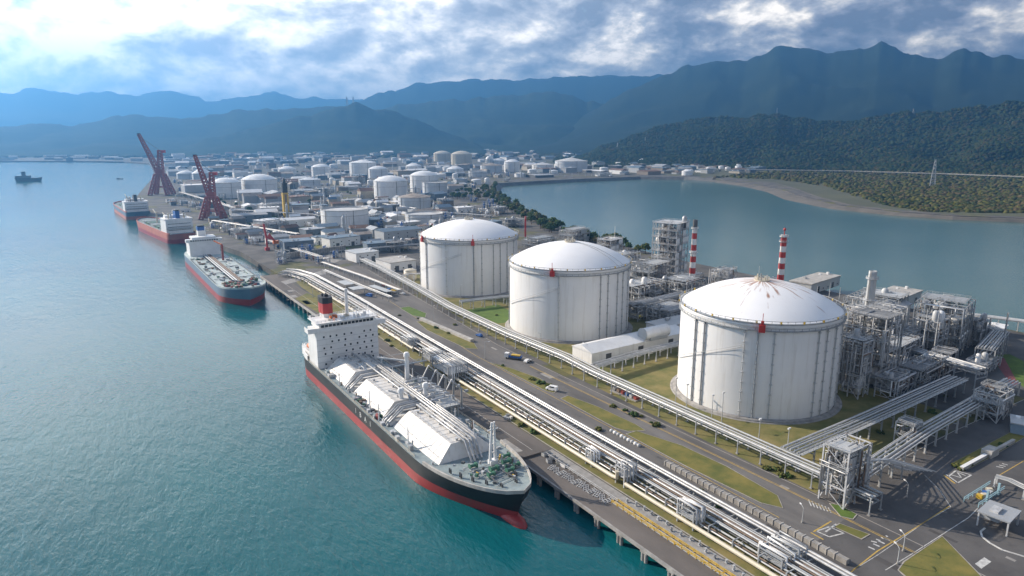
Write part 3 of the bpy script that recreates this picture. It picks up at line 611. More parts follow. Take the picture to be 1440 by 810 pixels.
# ================================================================ ships
def hull_mesh(L, B, dz, keel, boot, mats, bow=.18, stern=.10, transom=.72, rake=5.0, bulb=True, sheer=2.0, levels=5, bluff=2.2, flare=.8):
    """bow towards -Y, stern at y = 0; dz = deck height amidships"""
    n = 64; mb = MB(); T = [i / n for i in range(n + 1)]
    deck = lambda t: dz + (sheer * ((t - .72) / .28) ** 2 if t > .72 else 0) + (.6 * ((.12 - t) / .12) if t < .12 else 0)
    def hb(t, f):        # f = 0 keel .. 1 deck
        b = B / 2
        if t > 1 - bow:
            q = (t - 1 + bow) / bow; p_ = bluff * (.62 + .38 * f); b *= max(0.0, (1 - q ** p_)) ** (.62 if f > .75 else .8 + .3 * (1 - f))
            b *= (1 - (1 - f) * .35 * flare * q)
        if t < stern: q = 1 - t / stern; b *= 1 - (1 - transom * (.35 + .65 * f)) * q ** 2
        return b
    zs = lambda t: [keel, keel * .6 + WZ * .4, WZ, WZ + boot * .5, WZ + boot, WZ + boot + (deck(t) - WZ - boot) * .5, deck(t)]
    rows = []
    for t in T:
        z_ = zs(t); r_ = []
        for z in z_:
            f = (z - keel) / (deck(t) - keel); y = -L * t
            if t > .8: y = -(L * .8 + (L * .2 - rake * (1 - f) * 1.15) * (t - .8) / .2)
            if t < .06: y += -(1 - f) * 3.0 * (1 - t / .06)
            r_.append((hb(t, f), y, z))
        rows.append(r_)
    k = 7; V = []; 
    for r_ in rows:
        V += [(-x, y, z) for x, y, z in r_] + [(x, y, z) for x, y, z in r_]
    for i in range(n):
        for j in range(k - 1):
            mb.use(mats[1] if j < 4 else mats[0]); pass
    fb, ft = [], []
    for i in range(n):
        for j in range(k - 1):
            a = i * 2 * k + j; b_ = (i + 1) * 2 * k + j; (fb if j < 4 else ft).append((a, a + 1, b_ + 1, b_))
            a += k; b_ += k; (fb if j < 4 else ft).append((a, b_, b_ + 1, a + 1))
    for j in range(k - 1): (fb if j < 4 else ft).append((j, k + j, k + j + 1, j + 1))
    mb.use(mats[1]).add(V, fb, True); mb.use(mats[0]).add(V, ft, True)
    if bulb:
        yb = -(L - rake * .9); mb.use(mats[1])
        mb.tube([(0, yb + 16, WZ - 1.6), (0, yb + 8, WZ - 1.0), (0, yb, WZ - .4), (0, yb - 4, WZ - .1), (0, yb - 6.3, WZ + .05), (0, yb - 7.2, WZ)], [3.0, 3.0, 2.7, 2.2, 1.3, .3], 14)
    outl = [(hb(t, 1), -L * t, deck(t)) for t in T]
    return mb, outl, deck
def deck_mesh(outl, m, drop=.0):
    mb = MB().use(m); n = len(outl); V = [(-x, y, z - drop) for x, y, z in outl] + [(x, y, z - drop) for x, y, z in outl]
    return mb.add(V, [(i, i + 1, n + i + 1, n + i) for i in range(n - 1)])
def bulwark(outl, m, t0, h=1.2, top=None):
    mb = MB().use(m); O = outl[int(t0[0] * 64):int(t0[1] * 64) + 1]
    for s in (-1, 1):
        P = [Vector((s * x, y, z)) for x, y, z in O]; n = len(P)
        V = [tuple(p) for p in P] + [(p.x, p.y, p.z + h) for p in P] + [(p.x * .97 - s * .25, p.y, p.z + h) for p in P] + [(p.x * .97 - s * .25, p.y, p.z) for p in P]
        f = []
        for i in range(n - 1):
            for q in range(3): f.append((q * n + i, q * n + i + 1, (q + 1) * n + i + 1, (q + 1) * n + i))
        mb.add(V, f)
    return mb
M_hblack = mat('hull_black', (.020, .024, .028), (.030, .034, .036), scale=.1, rough=.5, spec=.15, streak=((.09, .07, .055), .7, .60, .35))
M_hred = mat('hull_red', (.36, .035, .035), (.27, .028, .028), scale=.12, rough=.5, streak=((.16, .06, .05), .8, .54, .6))
M_hblue = mat('hull_blue_grey', (.13, .20, .27), (.10, .15, .21), scale=.1, rough=.5, streak=((.20, .14, .10), .8, .60, .4))
M_hsal = mat('hull_faded_red', (.50, .15, .10), (.36, .11, .08), scale=.12, rough=.6)
M_deckg = mat('deck_grey_green', (.27, .33, .34), (.16, .20, .21), scale=.25, rough=.7, streak=((.22, .16, .11), .4, .55, .4))
M_deckw = mat('deck_pale', (.50, .57, .56), (.30, .36, .36), scale=.2, rough=.7, streak=((.22, .17, .12), .4, .56, .4))
M_cover = mat('cover_white', (.70, .68, .64), (.56, .545, .52), scale=.14, rough=.55, streak=((.34, .27, .20), .55, .53, .5))
M_wgreen = mat('winch_green', (.07, .20, .13), (.04, .12, .08), scale=.5, rough=.5)
def winch(par, x, y, z, s=1.0, m=None):
    mb = MB()
    mb.use(M_lgrey).box(x - 1.1 * s, x + 1.1 * s, y - .9 * s, y + .9 * s, z, z + .25)
    mb.use(m or M_wgreen).tube([(x - 1.0 * s, y, z + .9 * s), (x + 1.0 * s, y, z + .9 * s)], .5 * s, 10).tube([(x - 1.05 * s, y, z + .9 * s), (x - .95 * s, y, z + .9 * s)], .85 * s, 12).tube([(x + .95 * s, y, z + .9 * s), (x + 1.05 * s, y, z + .9 * s)], .85 * s, 12).box(x + 1.0 * s, x + 1.6 * s, y - .6 * s, y + .6 * s, z, z + 1.5 * s)
    return mb.build('winch', parent=par)
# ---------------------------------------------------------------- the gas carrier
SX, SY = 102.9, 337.5
lng = thing('gas_carrier', 'black and red hulled gas carrier with white cargo covers moored at the jetty', 'ship', (SX, SY, 0))
mb, OUT, DK = hull_mesh(184.5, 31.4, 3.6, -14, 3.7, (M_hblack, M_hred), bow=.24, rake=7, sheer=2.6, bluff=2.0, flare=1.0)
hullo = mb.build('hull', parent=lng, fix=True)
deck_mesh(OUT, M_deckg, .05).build('deck', parent=lng, fix=True)
bulwark(OUT, M_lconc, (.80, 1), 1.15).build('bulwark', parent=lng, fix=True)
for s in (-1, 1): MB().use(M_cream).rail([(s * (x - .2), y, z) for x, y, z in OUT[7:52:3]], 1.1, 2.4, .10).build('railing', parent=lng)
for ch, yy in zip('IBAI', (-85.4, -90.6, -96, -101.2)):      # white letters on the seaward side
    cu = bpy.data.curves.new('hull_letter', 'FONT'); cu.body = ch; cu.size = 3.1; cu.extrude = .02; cu.align_x = 'CENTER'; cu.materials.append(M_white)
    tmp = bpy.data.objects.new('letter_curve', cu); COL.objects.link(tmp); me = bpy.data.meshes.new_from_object(tmp.evaluated_get(bpy.context.evaluated_depsgraph_get())); bpy.data.objects.remove(tmp); o = bpy.data.objects.new('hull_letter', me); COL.objects.link(o); o.parent = hullo; o.location = (-15.76, yy, .2); o.rotation_euler = (PI / 2, 0, -PI / 2)
mb = MB().use(M_white)
for z in (-.6, .5, 1.6, 2.7):
    for s in (-1, 1): mb.cbox((s * (1.4 + .25 * z), -174.3 - .30 * z, z), (.18, .5, .5), s * .5)
mb.build('draught_marks', parent=hullo)
hs = thing_h = MB().use(M_white); hs.box(-15, 15, -34.5, -21, 3.4, 21.2)
house = hs.build('superstructure', parent=lng)
wi = 0
for r_, z in enumerate((18.6, 16.0, 13.2, 10.4, 7.6, 5.4)):      # portholes and windows on the forward face
    for q in range(8):
        x = -11.8 + q * 3.3 + (.8 if r_ % 2 else 0) + R.uniform(-.3, .3)
        if R.random() < .22 or x > 13: continue
        mb = MB().use(M_glass).box(x - .38, x + .38, -34.62, -34.5, z - .45, z + .45); mb.build('window', parent=house)
mb = MB().use(M_white).box(-18.8, 18.8, -35.2, -29.5, 21.2, 22.4).box(-13.5, 13.5, -34.8, -22.5, 22.4, 25.2).box(-15, 15, -35.4, -22, 25.2, 25.5)
for s in (-1, 1): mb.box(s * 18.8 - .1, s * 18.8 + .1, -35.2, -29.5, 22.4, 23.5).box(min(s * 13.5, s * 18.8), max(s * 13.5, s * 18.8), -35.25, -35.1, 22.4, 23.4)
mb.rail([(-14.5, -35, 25.5), (14.5, -35, 25.5), (14.5, -22.5, 25.5), (-14.5, -22.5, 25.5)], 1.2, 2, .14, True)
br = mb.build('bridge', parent=lng)
for q in range(14): MB().use(M_glass).box(-12.6 + q * 1.83, -11.15 + q * 1.83, -34.95, -34.8, 23.3, 24.5).build('window', parent=br)
mb = MB().use(M_white)     # sampled clutter on the bridge roof
for q in range(14):
    x, y = R.uniform(-13.5, 13), R.uniform(-33.5, -23.5); mb = MB(); mb.use(R.choice([M_white, M_white, M_cream, M_lgrey, M_orange])); mb.box(x, x + R.uniform(.6, 2), y, y + R.uniform(.6, 2), 25.5, 25.5 + R.uniform(.5, 1.8)).build('roof_unit', parent=lng)
for q in range(6): mb = MB(); x = 5 + q * 1.6; mb.use(M_white).tube([(x, -30 + q % 3, 25.5), (x, -30 + q % 3, 29 + q % 2)], .14, 6).build('antenna', parent=lng)
mb = MB().use(M_red); pr = [(-1, 0), (-.8, 1), (0, 1.25), (.8, 1), (1, 0), (.8, -1), (0, -1.25), (-.8, -1)]
fx, fy = -6.2, -22.4
mb.use(M_white).prism([(fx + a * 2.5, fy + b * 3.2) for a, b in pr], 21, 27.4)
mb.use(M_red).prism([(fx + a * 2.9, fy + b * 3.6) for a, b in pr], 27.4, 32.3)
fun = mb.build('funnel', parent=lng)
for z in (6.4, 9.2, 12.0, 14.8, 17.4): MB().use(M_lgrey).box(-15.05, 15.05, -34.58, -34.5, z, z + .12).build('deck_line', parent=house)
mb = MB().use(M_black).prism([(fx + a * 3.0, fy + b * 3.7) for a, b in pr], 32.3, 35.2)
for a, b in ((-1, .5), (.8, 1), (0, -1), (.9, -.9)): mb.tube([(fx + a, fy + b, 35), (fx + a, fy + b, 36.3)], .5, 8)
mb.build('funnel_cap', parent=fun)
mb = MB().use(M_white).tube([(3.0, -26, 25), (3.0, -26, 37.5)], [.95, .6], 10).beam((.2, -26, 34), (5.8, -26, 34), .4).beam((1.0, -26, 36.5), (5.0, -26, 36.5), .3).beam((2.0, -27.6, 31.5), (4, -24.5, 31.5), .5)
mb.lathe([(.9, 0), (1.1, .5), (.5, 1.1)], (3, -26, 37.4), n=12); mb.build('mast', parent=lng)
mb = MB().use(M_white).box(-14.2, 14.2, -21, -6, 3.5, 7.6).box(-11, 11, -18, -8, 7.6, 11)    # poop
mb.rail([(-14, -21, 7.6), (-14, -6.2, 7.6), (14, -6.2, 7.6), (14, -21, 7.6)], 1.1, 2, .12)
mb.build('poop_house', parent=lng)
bulwark(OUT, M_white, (0, .12), 2.6).build('stern_bulwark', parent=lng, fix=True)
for s in (-1, 1):    # lifeboats
    mb = MB().use(M_orange if s < 0 else M_orange); mb.tube([(s * 12.8, -19.5, 9.6), (s * 12.8, -18.3, 9.4), (s * 12.8, -13.5, 9.4), (s * 12.8, -12.2, 9.7)], [.3, 1.2, 1.2, .3], 10); mb.use(M_white).beam((s * 12.8, -18, 7.6), (s * 12.8, -18, 11.4), .3).beam((s * 12.8, -13.8, 7.6), (s * 12.8, -13.8, 11.4), .3); mb.build('lifeboat', parent=lng)
mb = MB()
for x, y in ((-6, -3), (5, -3), (0, -4)): winch(lng, x, y, 4.2, .9, M_red if x < 0 else M_brown)
def cover(y0, y1, xl, xt, xr, xb, zt, taper0=0, taper1=0, m=M_cover):
    """cargo tank cover: sloped sides, flat top, hipped ends"""
    z0 = 3.5; mb = MB().use(m)
    V = [(xl, y0, z0), (xb, y0, z0), (xb, y1, z0), (xl, y1, z0), (xt, y0 - taper0, zt), (xr, y0 - taper0, zt), (xr, y1 + taper1, zt), (xt, y1 + taper1, zt)]
    mb.add(V, [(0, 1, 5, 4), (1, 2, 6, 5), (2, 3, 7, 6), (3, 0, 4, 7), (4, 5, 6, 7)])
    mb.use(M_lgrey)
    for k in range(1, int((y0 - y1) / 3.4)):
        y = y0 - k * 3.4; mb.use(M_lgrey).beam((xl + .2, y, z0 + .3), (xt, y, zt + .05), .09, .05).beam((xt, y, zt + .03), (xr, y, zt + .03), .09, .05)
    mb.use(M_grey).beam((xl * .72 + xt * .28, y0 - 1, z0 * .72 + zt * .28 + .1), (xl * .72 + xt * .28, y1 + 1, z0 * .72 + zt * .28 + .1), .16, .1)
    mb.use(M_wframe).rail([(xt + .4, y0 - 1.5, zt), (xt + .4, y1 + 2.5, zt)], 1.0, 2.2, .07).rail([(xr - .4, y0 - 1.5, zt), (xr - .4, y1 + 2.5, zt)], 1.0, 2.2, .07)
    for x, y in ((xt + 2, y0 - 5), ((xt + xr) / 2, (y0 + y1) / 2), (xt + 3, y1 + 4)): mb.lathe([(.45, 0), (.45, .7), (.7, .75), (.7, .95)], (x, y, zt), n=10)
    return mb.build('cargo_cover', parent=lng, fix=True)
cover(-37, -62, -12.2, -6.5, 5.5, 12.2, 8.6, 1, 1)
cover(-72, -104, -12.0, -6.2, 5.5, 12.2, 8.9, 1, 1)
cover(-113, -150.5, -11.4, -5.2, 5.2, 11.4, 8.9, 1.5, 2.6)
for y, w_ in ((-64.5, 1.8), (-68.5, 1.6), (-107, 1.7), (-110.4, 1.5)):     # arched pipes over the gaps between covers
    mb = MB().use(M_steel)
    for q in range(2): mb.tube([(-13, y - q * 1.4, 3.6), (-12.4, y - q * 1.4, 4.6), (-6.5, y - q * 1.4, 9.2), (5.5, y - q * 1.4, 9.4), (12, y - q * 1.4, 5)], .42, 8)
    mb.use(M_white).box(-12, 12, y - w_, y + w_ * .2, 3.5, 5.0).add([(-12, y - w_, 5), (-6.5, y - w_, 8.2), (-6.5, y + .3, 8.2), (-12, y + .3, 5), (5.5, y - w_, 8.2), (5.5, y + .3, 8.2), (12, y - w_, 5), (12, y + .3, 5)], [(0, 1, 2, 3), (1, 4, 5, 2), (4, 6, 7, 5)])
    mb.build('crossover_pipe', parent=lng)
for x, r_, y0, y1, z in ((-1.2, .38, -112, -152, 10.0), (.2, .34, -112, -152, 10.0), (1.8, .48, -70, -151, 10.1), (3.4, .34, -60, -151, 9.9), (4.6, .3, -40, -148, 9.8), (-2.4, .25, -40, -62, 9.6), (.2, .4, -38, -104, 10.0), (6.6, .4, -40, -140, 8.8), (7.6, .3, -40, -120, 8.6)):
    mb = MB().use(M_steel if r_ > .36 else M_pipe).tube([(x, y0, z - 5), (x, y0 - .8, z), (x, y1 + 1.6, z), (x - (0 if x < 0 else .2), y1 - 3.2, 4.4)], r_, 8)
    mb.use(M_lgrey)
    for k in range(int((y0 - y1) / 8)): mb.box(x - .3, x + .3, y0 - 4 - k * 8, y0 - 3.7 - k * 8, z - 1.3, z - r_ + .1)
    mb.build('cargo_pipe', parent=lng)
mb = MB().use(M_lgrey)      # manifold platform on the jetty side
mb.box(6.5, 14.6, -118, -84, 8.3, 8.6).rail([(6.5, -118, 8.6), (14.6, -118, 8.6), (14.6, -84, 8.6), (6.5, -84, 8.6)], 1.1, 2, .12, True)
for y in (-86, -94, -102, -110, -117):
    for x in (7, 14.2): mb.beam((x, y, 3.5), (x, y, 8.4), .4)
    mb.beam((7, y, 4), (14.2, y, 8.2), .2)
mb.build('manifold_platform', parent=lng)
for k in range(7):
    y = -88 - k * 4; mb = MB().use(R.choice([M_steel, M_wframe, M_pipe])).tube([(4, y, 9.6), (8, y, 10.2), (13.5, y, 10.2), (15.2, y, 9.6)], .42, 8).lathe([(.75, 0), (.75, .3)], (12, y, 10.3), n=10); mb.tube([(11, y, 10), (11, y, 11.6)], .25, 6); mb.build('manifold', parent=lng)
mb = MB()
for k in range(96):     # deck fittings
    mb = MB(); y = R.uniform(-152, -38); x = R.choice([R.uniform(-14.6, -12.4), R.uniform(8, 14), R.uniform(9.5, 14.6)]); z = 3.6 + (5 if 8 < x < 14 and -117 < y < -85 else 0)
    mb.use(R.choice([M_lgrey, M_steel, M_wframe, M_wframe, M_grey, M_deckg, M_brown])); q = R.random()
    if q < .4: mb.box(x - R.uniform(.3, 1), x + R.uniform(.2, .8), y - R.uniform(.3, 1.6), y + R.uniform(.3, 1.4), z, z + R.uniform(.4, 1.8))
    elif q < .7: mb.tube([(x, y, z), (x, y, z + R.uniform(1, 3.2))], R.uniform(.12, .35), 7)
    else: mb.tube([(x, y, z + .6), (x, y + R.uniform(2, 8), z + .6)], R.uniform(.12, .3), 6)
    mb.build('deck_fitting', parent=lng)
mb = MB()
for k in range(34):     # green and grey gear heaped along the seaward deck
    y = R.uniform(-104, -78); x = R.uniform(-14.8, -11.6); MB().use(R.choice([M_grey, M_dgrey, M_brown, M_steel, M_green, M_cred])).cbox((x, y, 4.2), (R.uniform(.5, 1.3), R.uniform(.5, 1.8), R.uniform(.8, 1.8)), R.random()).build('deck_gear', parent=lng)
for (x, y, h, jx, jy) in ((9.4, -80.5, 15.5, -9.6, 9.5), (6.5, -104.5, 10, 4, -7), (-2.5, -101, 8.5, -3, 5)):     # deck cranes
    mb = MB().use(M_white).tube([(x, y, 3.6), (x, y, 3.6 + h)], [1.1, .85], 12).lathe([(1.3, 0), (1.3, 1.2), (.8, 1.9)], (x, y, 3.6 + h - .8), n=12)
    cr = mb.build('deck_crane', parent=lng)
    MB().use(M_wframe).beam((x, y, 3.6 + h * .82), (x + jx, y + jy, 3.6 + h * .82 + .6), .8, .6).beam((x, y, 3.6 + h + .8), (x + jx * .8, y + jy * .8, 3.6 + h * .85 + .7), .16).build('jib', parent=cr)
mb = MB().use(M_white).tube([(2.3, -161, 5), (3.0, -161, 19.5)], [.55, .35], 8).tube([(4.4, -161, 5), (3.9, -161, 19.5)], [.55, .35], 8)
for z in (9, 12, 15, 18): mb.beam((2.4, -161, z), (4.4, -161, z), .3)
mb.beam((1.5, -161, 17), (5.4, -161, 17), .3).box(2, 5, -162, -160, 5, 6.4); mb.build('foremast', parent=lng)
mb = MB()
for x, y, s in ((-4, -160.5, 1.1), (0.5, -166, 1.2), (6.5, -164, 1.2), (-2, -168.5, 1), (4.4, -169.5, 1.1), (9, -160, 1), (8.5, -167, .9)): winch(lng, x, y, 4.9 + .012 * max(0, -150 - y), s)
for k in range(26):
    y = R.uniform(-174, -156); x = R.uniform(-1, 1) * (9 - .35 * max(0, -160 - y)); mb = MB().use(R.choice([M_dgrey, M_lgrey, M_wframe, M_wgreen, M_yellow, M_grey])).cbox((x, y, 5.6), (R.uniform(.3, 1), R.uniform(.3, 1), R.uniform(.6, 1.4)), R.random()); mb.build('bow_fitting', parent=lng)
for s in (-1, 1):      # anchor chains and bollards on the foredeck
    MB().use(M_dgrey).beam((s * 2.2, -163, 5.3), (s * 3.2, -175, 6.3), .35, .25).build('anchor_chain', parent=lng)
    for k in range(5): y = -158 - k * 4.4; x = s * (11.6 - .062 * max(0, -154 - y) ** 1.62); MB().use(M_dgrey).tube([(x, y, 4.6), (x, y, 6.1 + .1 * k)], .3, 8).tube([(x, y - .9, 4.6), (x, y - .9, 6.1 + .1 * k)], .3, 8).build('bollard', parent=lng)
for k in range(7): y = -160 - k * 2.5; MB().use(M_lgrey).tube([(-7 + k * .6, y, 5.5), (7 - k * .6, y + 1.5, 5.5)], .12, 6).build('deck_pipe', parent=lng)
for k in range(12):     # short masts, vents and valves along the cargo deck
    x, y = R.choice([-13.6, 7.6, 9.8, 13]), -42 - k * 9; MB().use(M_white).tube([(x, y, 3.6), (x, y, 9 + R.random() * 5)], [.28, .16], 7).beam((x - .6, y, 8.4), (x + .6, y, 8.4), .14).build('vent_mast', parent=lng)
# ---------------------------------------------------------------- tanker behind it
tk = thing('tanker', 'grey hulled tanker with a long pale deck, bow on behind the gas carrier', 'ship', (96.2, 686, 0))
mb, OUT, DK = hull_mesh(206, 32, 5.2, -14, 4.6, (M_hblue, M_hred), bow=.15, rake=4, sheer=2.2, bluff=2.4, bulb=False)
mb.build('hull', parent=tk, fix=True); deck_mesh(OUT, M_deckw, .05).build('deck', parent=tk, fix=True); bulwark(OUT, M_deckw, (.86, 1), 1.2).build('bulwark', parent=tk, fix=True)
mb = MB().use(M_white).box(-12.5, 12.5, -30, -10, 5.2, 17.5).box(-15, 15, -30.5, -25, 17.5, 20).box(-10, 10, -29, -14, 20, 21.5); hh = mb.build('superstructure', parent=tk)
for q in range(12): MB().use(M_glass).box(-11.5 + q * 1.95, -10.3 + q * 1.95, -30.65, -30.5, 18.2, 19.4).build('window', parent=hh)
MB().use(M_white).prism([(-3, -18), (3, -18), (3, -11), (-3, -11)], 17, 26).use(M_blue).prism([(-3.1, -18.1), (3.1, -18.1), (3.1, -10.9), (-3.1, -10.9)], 26, 29.5).use(M_black).prism([(-2.7, -17.6), (2.7, -17.6), (2.7, -11.3), (-2.7, -11.3)], 29.5, 30.6).build('funnel', parent=tk)
MB().use(M_white).tube([(2, -27, 20), (2, -27, 30)], .5, 8).beam((-1, -27, 27), (5, -27, 27), .3).build('mast', parent=tk)
for x, r_ in ((-2.6, .55), (-.8, .6), (.9, .5), (2.4, .45)): MB().use(M_brown if x > 0 else M_steel).tube([(x, -36, 6.6), (x, -172, 6.8)], r_, 8).build('cargo_pipe', parent=tk)
mb = MB().use(M_dgrey)
for k in range(24): mb.box(-3.6, 3.4, -40 - k * 5.4, -39.6 - k * 5.4, 5.2, 6.3)
mb.use(M_lgrey)
for y in (-50, -75, -100, -125, -150):
    for x in (-9, 8): mb.lathe([(1.2, 0), (1.2, .9)], (x, y, 5.2), n=10)
    mb.tube([(-13.5, y, 5.8), (13.5, y, 5.8)], .3, 6)
mb.build('deck_fittings', parent=tk)
mb = MB()
for s in (-1, 1): MB().use(M_dgrey).rail([(s * (x - .5), y, z) for x, y, z in OUT[16:54:3]], 1.1, 3, .14).build('railing', parent=tk)
mb = MB()
for k in range(60):
    y = R.uniform(-194, -168); x = R.uniform(-1, 1) * (12.5 - .25 * max(0, -180 - y)); MB().use(R.choice([M_dgrey, M_green, M_cred, M_brown, M_hblue, M_cream])).cbox((x, y, 6.9), (R.uniform(.8, 2.4), R.uniform(.8, 2), R.uniform(.8, 2.2)), R.random()).build('bow_fitting', parent=tk)
for x, y in ((-6, -182), (5, -180), (0, -188)): winch(tk, x, y, 6, 1.4)
for k in range(54):     # pipes, lockers and valves on the tanker's deck
    y = R.uniform(-162, -38); x = R.choice([-1, 1]) * R.uniform(3.5, 14); mb = MB().use(R.choice([M_lgrey, M_green, M_brown, M_grey, M_deckg, M_dgrey]))
    if k % 3: mb.cbox((x, y, 5.9), (R.uniform(.6, 2), R.uniform(.8, 3), R.uniform(.6, 1.6)), R.random())
    else: mb.tube([(x, y, 5.8), (x, y + R.uniform(4, 16), 5.8)], .25, 6)
    mb.build('deck_gear', parent=tk)
MB().use(M_cred).tube([(8.5, -64, 5), (8.5, -64, 19)], .9, 8).use(M_orange).beam((8.5, -64, 18.5), (4, -54, 21), .9).build('deck_crane', parent=tk)
# ---------------------------------------------------------------- two cargo ships seen from astern
def cargo_ship(label, loc, rz, L, B, hm, dm, house_h, fun, seed, bm_):
    rg = random.Random(seed); s = thing('cargo_ship', label, 'ship', loc, rz)
    mb, OUT, DK = hull_mesh(L, B, 5.0, -14, 4.6, (hm, bm_), bow=.16, stern=.05, transom=.92, rake=5, sheer=2.5, bulb=False)
    mb.build('hull', parent=s, fix=True); deck_mesh(OUT, dm, .05).build('deck', parent=s, fix=True); bulwark(OUT, M_hsal, (0, 1), 1.3).build('bulwark', parent=s, fix=True)
    hb = B / 2 - .8; mb = MB().use(M_white).box(-hb, hb, -32, -9, 5, 5 + house_h).box(-hb - .6, hb + .6, -31, -10, 5 + house_h, 6.2 + house_h).box(-hb + 3, hb - 3, -30, -22, 6.2 + house_h, 9 + house_h)
    ho = mb.build('superstructure', parent=s)
    for q in range(3):
        MB().use(M_glass).box(-hb + 2, hb - 2, -9.0, -8.88, 8.7 + q * 3.4, 9.2 + q * 3.4).build('window', parent=ho)
    MB().use(M_lgrey).box(-hb - .2, hb + .2, -8.9, -7.6, 5 + house_h * .35, 5.5 + house_h * .35).rail([(-hb, -7.8, 5.5 + house_h * .35), (hb, -7.8, 5.5 + house_h * .35)], 1.1, 2, .12).build('gallery', parent=ho)
    f = MB().use(fun).prism([(-2.8, -20), (2.8, -20), (2.2, -13), (-2.2, -13)], 6 + house_h, 14 + house_h).use(M_black).prism([(-2.4, -19.5), (2.4, -19.5), (1.8, -13.5), (-1.8, -13.5)], 14 + house_h, 15.4 + house_h).build('funnel', parent=s)
    for x in (-7, 6.5, 9): MB().use(rg.choice([M_brown, M_lgrey, M_cream])).tube([(x, -15, 6 + house_h), (x, -15, 11 + house_h)], .8, 8).lathe([(1.1, 0), (1.1, 1)], (x, -15, 11 + house_h), n=8).build('ventilator', parent=s)
    for k in range(5):
        y = -42 - k * 23; MB().use(M_green if k % 2 else M_deckg).box(-9, 9, y - 17, y, 5, 7.2).use(M_lgrey).box(-9.4, 9.4, y - 17.4, y - 16.6, 5, 7.5).build('hatch_cover', parent=s)
    for k in range(2): y = -63 - k * 46; MB().use(M_cream).tube([(0, y, 5), (0, y, 20)], [1.2, .8], 8).beam((0, y, 18), (0, y - 16, 22), .8).build('deck_crane', parent=s)
    return s
cargo_ship('cargo ship with a plain white superstructure and faded red side, next behind the tanker', (98.5, 815, 0), PI + math.radians(7), 172, 29, M_hsal, M_deckg, 15, M_blue, 5, M_hred)
cargo_ship('outermost cargo ship, green topped with several ventilators, farthest along the quay', (78, 1086, 0), PI + math.radians(3), 165, 31, M_hblue, M_deckg, 13, M_dgrey, 6, M_hsal)
tb = thing('tug', 'dark low vessel with a single tower out on the pale bay', 'boat', (*at(35, 255, WZ), 0), math.radians(78))
mb, OUT, DK = hull_mesh(60, 14, 4, -9, .5, (M_black, M_black), bow=.3, rake=4, sheer=1.5, bulb=False); tb.location.x -= 20
mb.build('hull', parent=tb, fix=True); deck_mesh(OUT, M_dgrey).build('deck', parent=tb, fix=True)
MB().use(M_dgrey).box(-6, 6, -34, -2, 4, 9.5).build('deck_house', parent=tb); MB().use(M_dgrey).box(-3, 3, -24, -16, 9.5, 20).use(M_glass).box(-3.1, 3.1, -24.1, -15.9, 16.5, 18.5).build('wheelhouse', parent=tb)
sb = thing('small_boat', 'tiny dark motor boat far out on the bay left of the cranes', 'boat', (*at(163, 252, WZ), 0), math.radians(80))
mb, OUT, DK = hull_mesh(18, 4.6, -3.6, -7, .2, (M_black, M_black), bow=.35, rake=1.5, sheer=.6, bulb=False); mb.build('hull', parent=sb, fix=True); deck_mesh(OUT, M_dgrey).build('deck', parent=sb, fix=True); MB().use(M_dgrey).box(-1.4, 1.4, -8, -3, -3.6, -2).build('cabin', parent=sb)
# ================================================================ pipe racks
def offset_path(P, d):
    out = []
    for i, p in enumerate(P):
        a = P[max(i - 1, 0)]; b = P[min(i + 1, len(P) - 1)]
        t = Vector((b[0] - a[0], b[1] - a[1])).normalized(); out.append((p[0] + t.y * d, p[1] - t.x * d))
    return out
def pipe_rack(name, label, path, z, pipes, gap=9.0, width=None, post=.4, mf=None, low=None, base=0.0, seed=0, tray=False, walk=None):
    """pipes = [(offset, radius, dz, material)], trestles every gap metres"""
    rg = random.Random(seed); P0 = Vector((*path[0], 0)); t = thing(name, label, 'pipe rack', (P0.x, P0.y, 0)); mf = mf or M_frame
    L = lambda p: (p[0] - P0.x, p[1] - P0.y)
    wid = width or (max(p[0] for p in pipes) - min(p[0] for p in pipes) + 1.2); mid = (max(p[0] for p in pipes) + min(p[0] for p in pipes)) / 2
    for o, r, dz, m in pipes:
        pts = [(*L(q), z + dz + r) for q in offset_path(path, o)]
        MB().use(m).tube(pts, r, 8).build('pipe', parent=t)
    seg = list(zip(path, path[1:])); pl = sum((Vector(b) - Vector(a)).length for a, b in seg); n = max(1, int(pl / gap))
    for k in range(min(n + 1, 95)):
        s = pl * k / n if n else 0; s = min(max(s, .3), pl - .3)
        for a, b in seg:
            a, b = Vector(a), Vector(b); l = (b - a).length
            if s <= l: break
            s -= l
        d = (b - a).normalized(); nn = Vector((d.y, -d.x)); c = a + d * s + nn * mid; mb = MB().use(mf)
        e0 = c - nn * wid / 2; e1 = c + nn * wid / 2
        for e in (e0, e1): mb.beam((*L(e), base), (*L(e), z - .05), post)
        mb.beam((*L(e0), z - .15), (*L(e1), z - .15), post * .9, .3)
        if low is not None: mb.beam((*L(e0), low - .15), (*L(e1), low - .15), post * .8, .3)
        elif z > 4.5: mb.beam((*L(e0), z * .45), (*L(e1), z - .4), post * .5)
        mb.use(M_conc).cbox((*L(e0), base + .15), (.9, .9, .34)).cbox((*L(e1), base + .15), (.9, .9, .34))
        mb.build('trestle', parent=t)
    if tray:
        mb = MB().use(mf)
        for o in (-wid / 2, wid / 2):
            pts = offset_path(path, mid + o)
            for a, b in zip(pts, pts[1:]): mb.beam((*L(a), z + .05), (*L(b), z + .05), .25, .3)
        mb.build('side_girder', parent=t)
    if walk is not None:
        mb = MB().use(M_lgrey); pts = offset_path(path, walk); pa = offset_path(path, walk - .6); pb = offset_path(path, walk + .6)
        for q in (pa, pb): mb.rail([(*L(p), z + .3) for p in q], 1.1, 3, .10)
        for a, b in zip(pts, pts[1:]): mb.beam((*L(a), z + .2), (*L(b), z + .2), 1.2, .08)
        mb.build('walkway', parent=t)
    return t
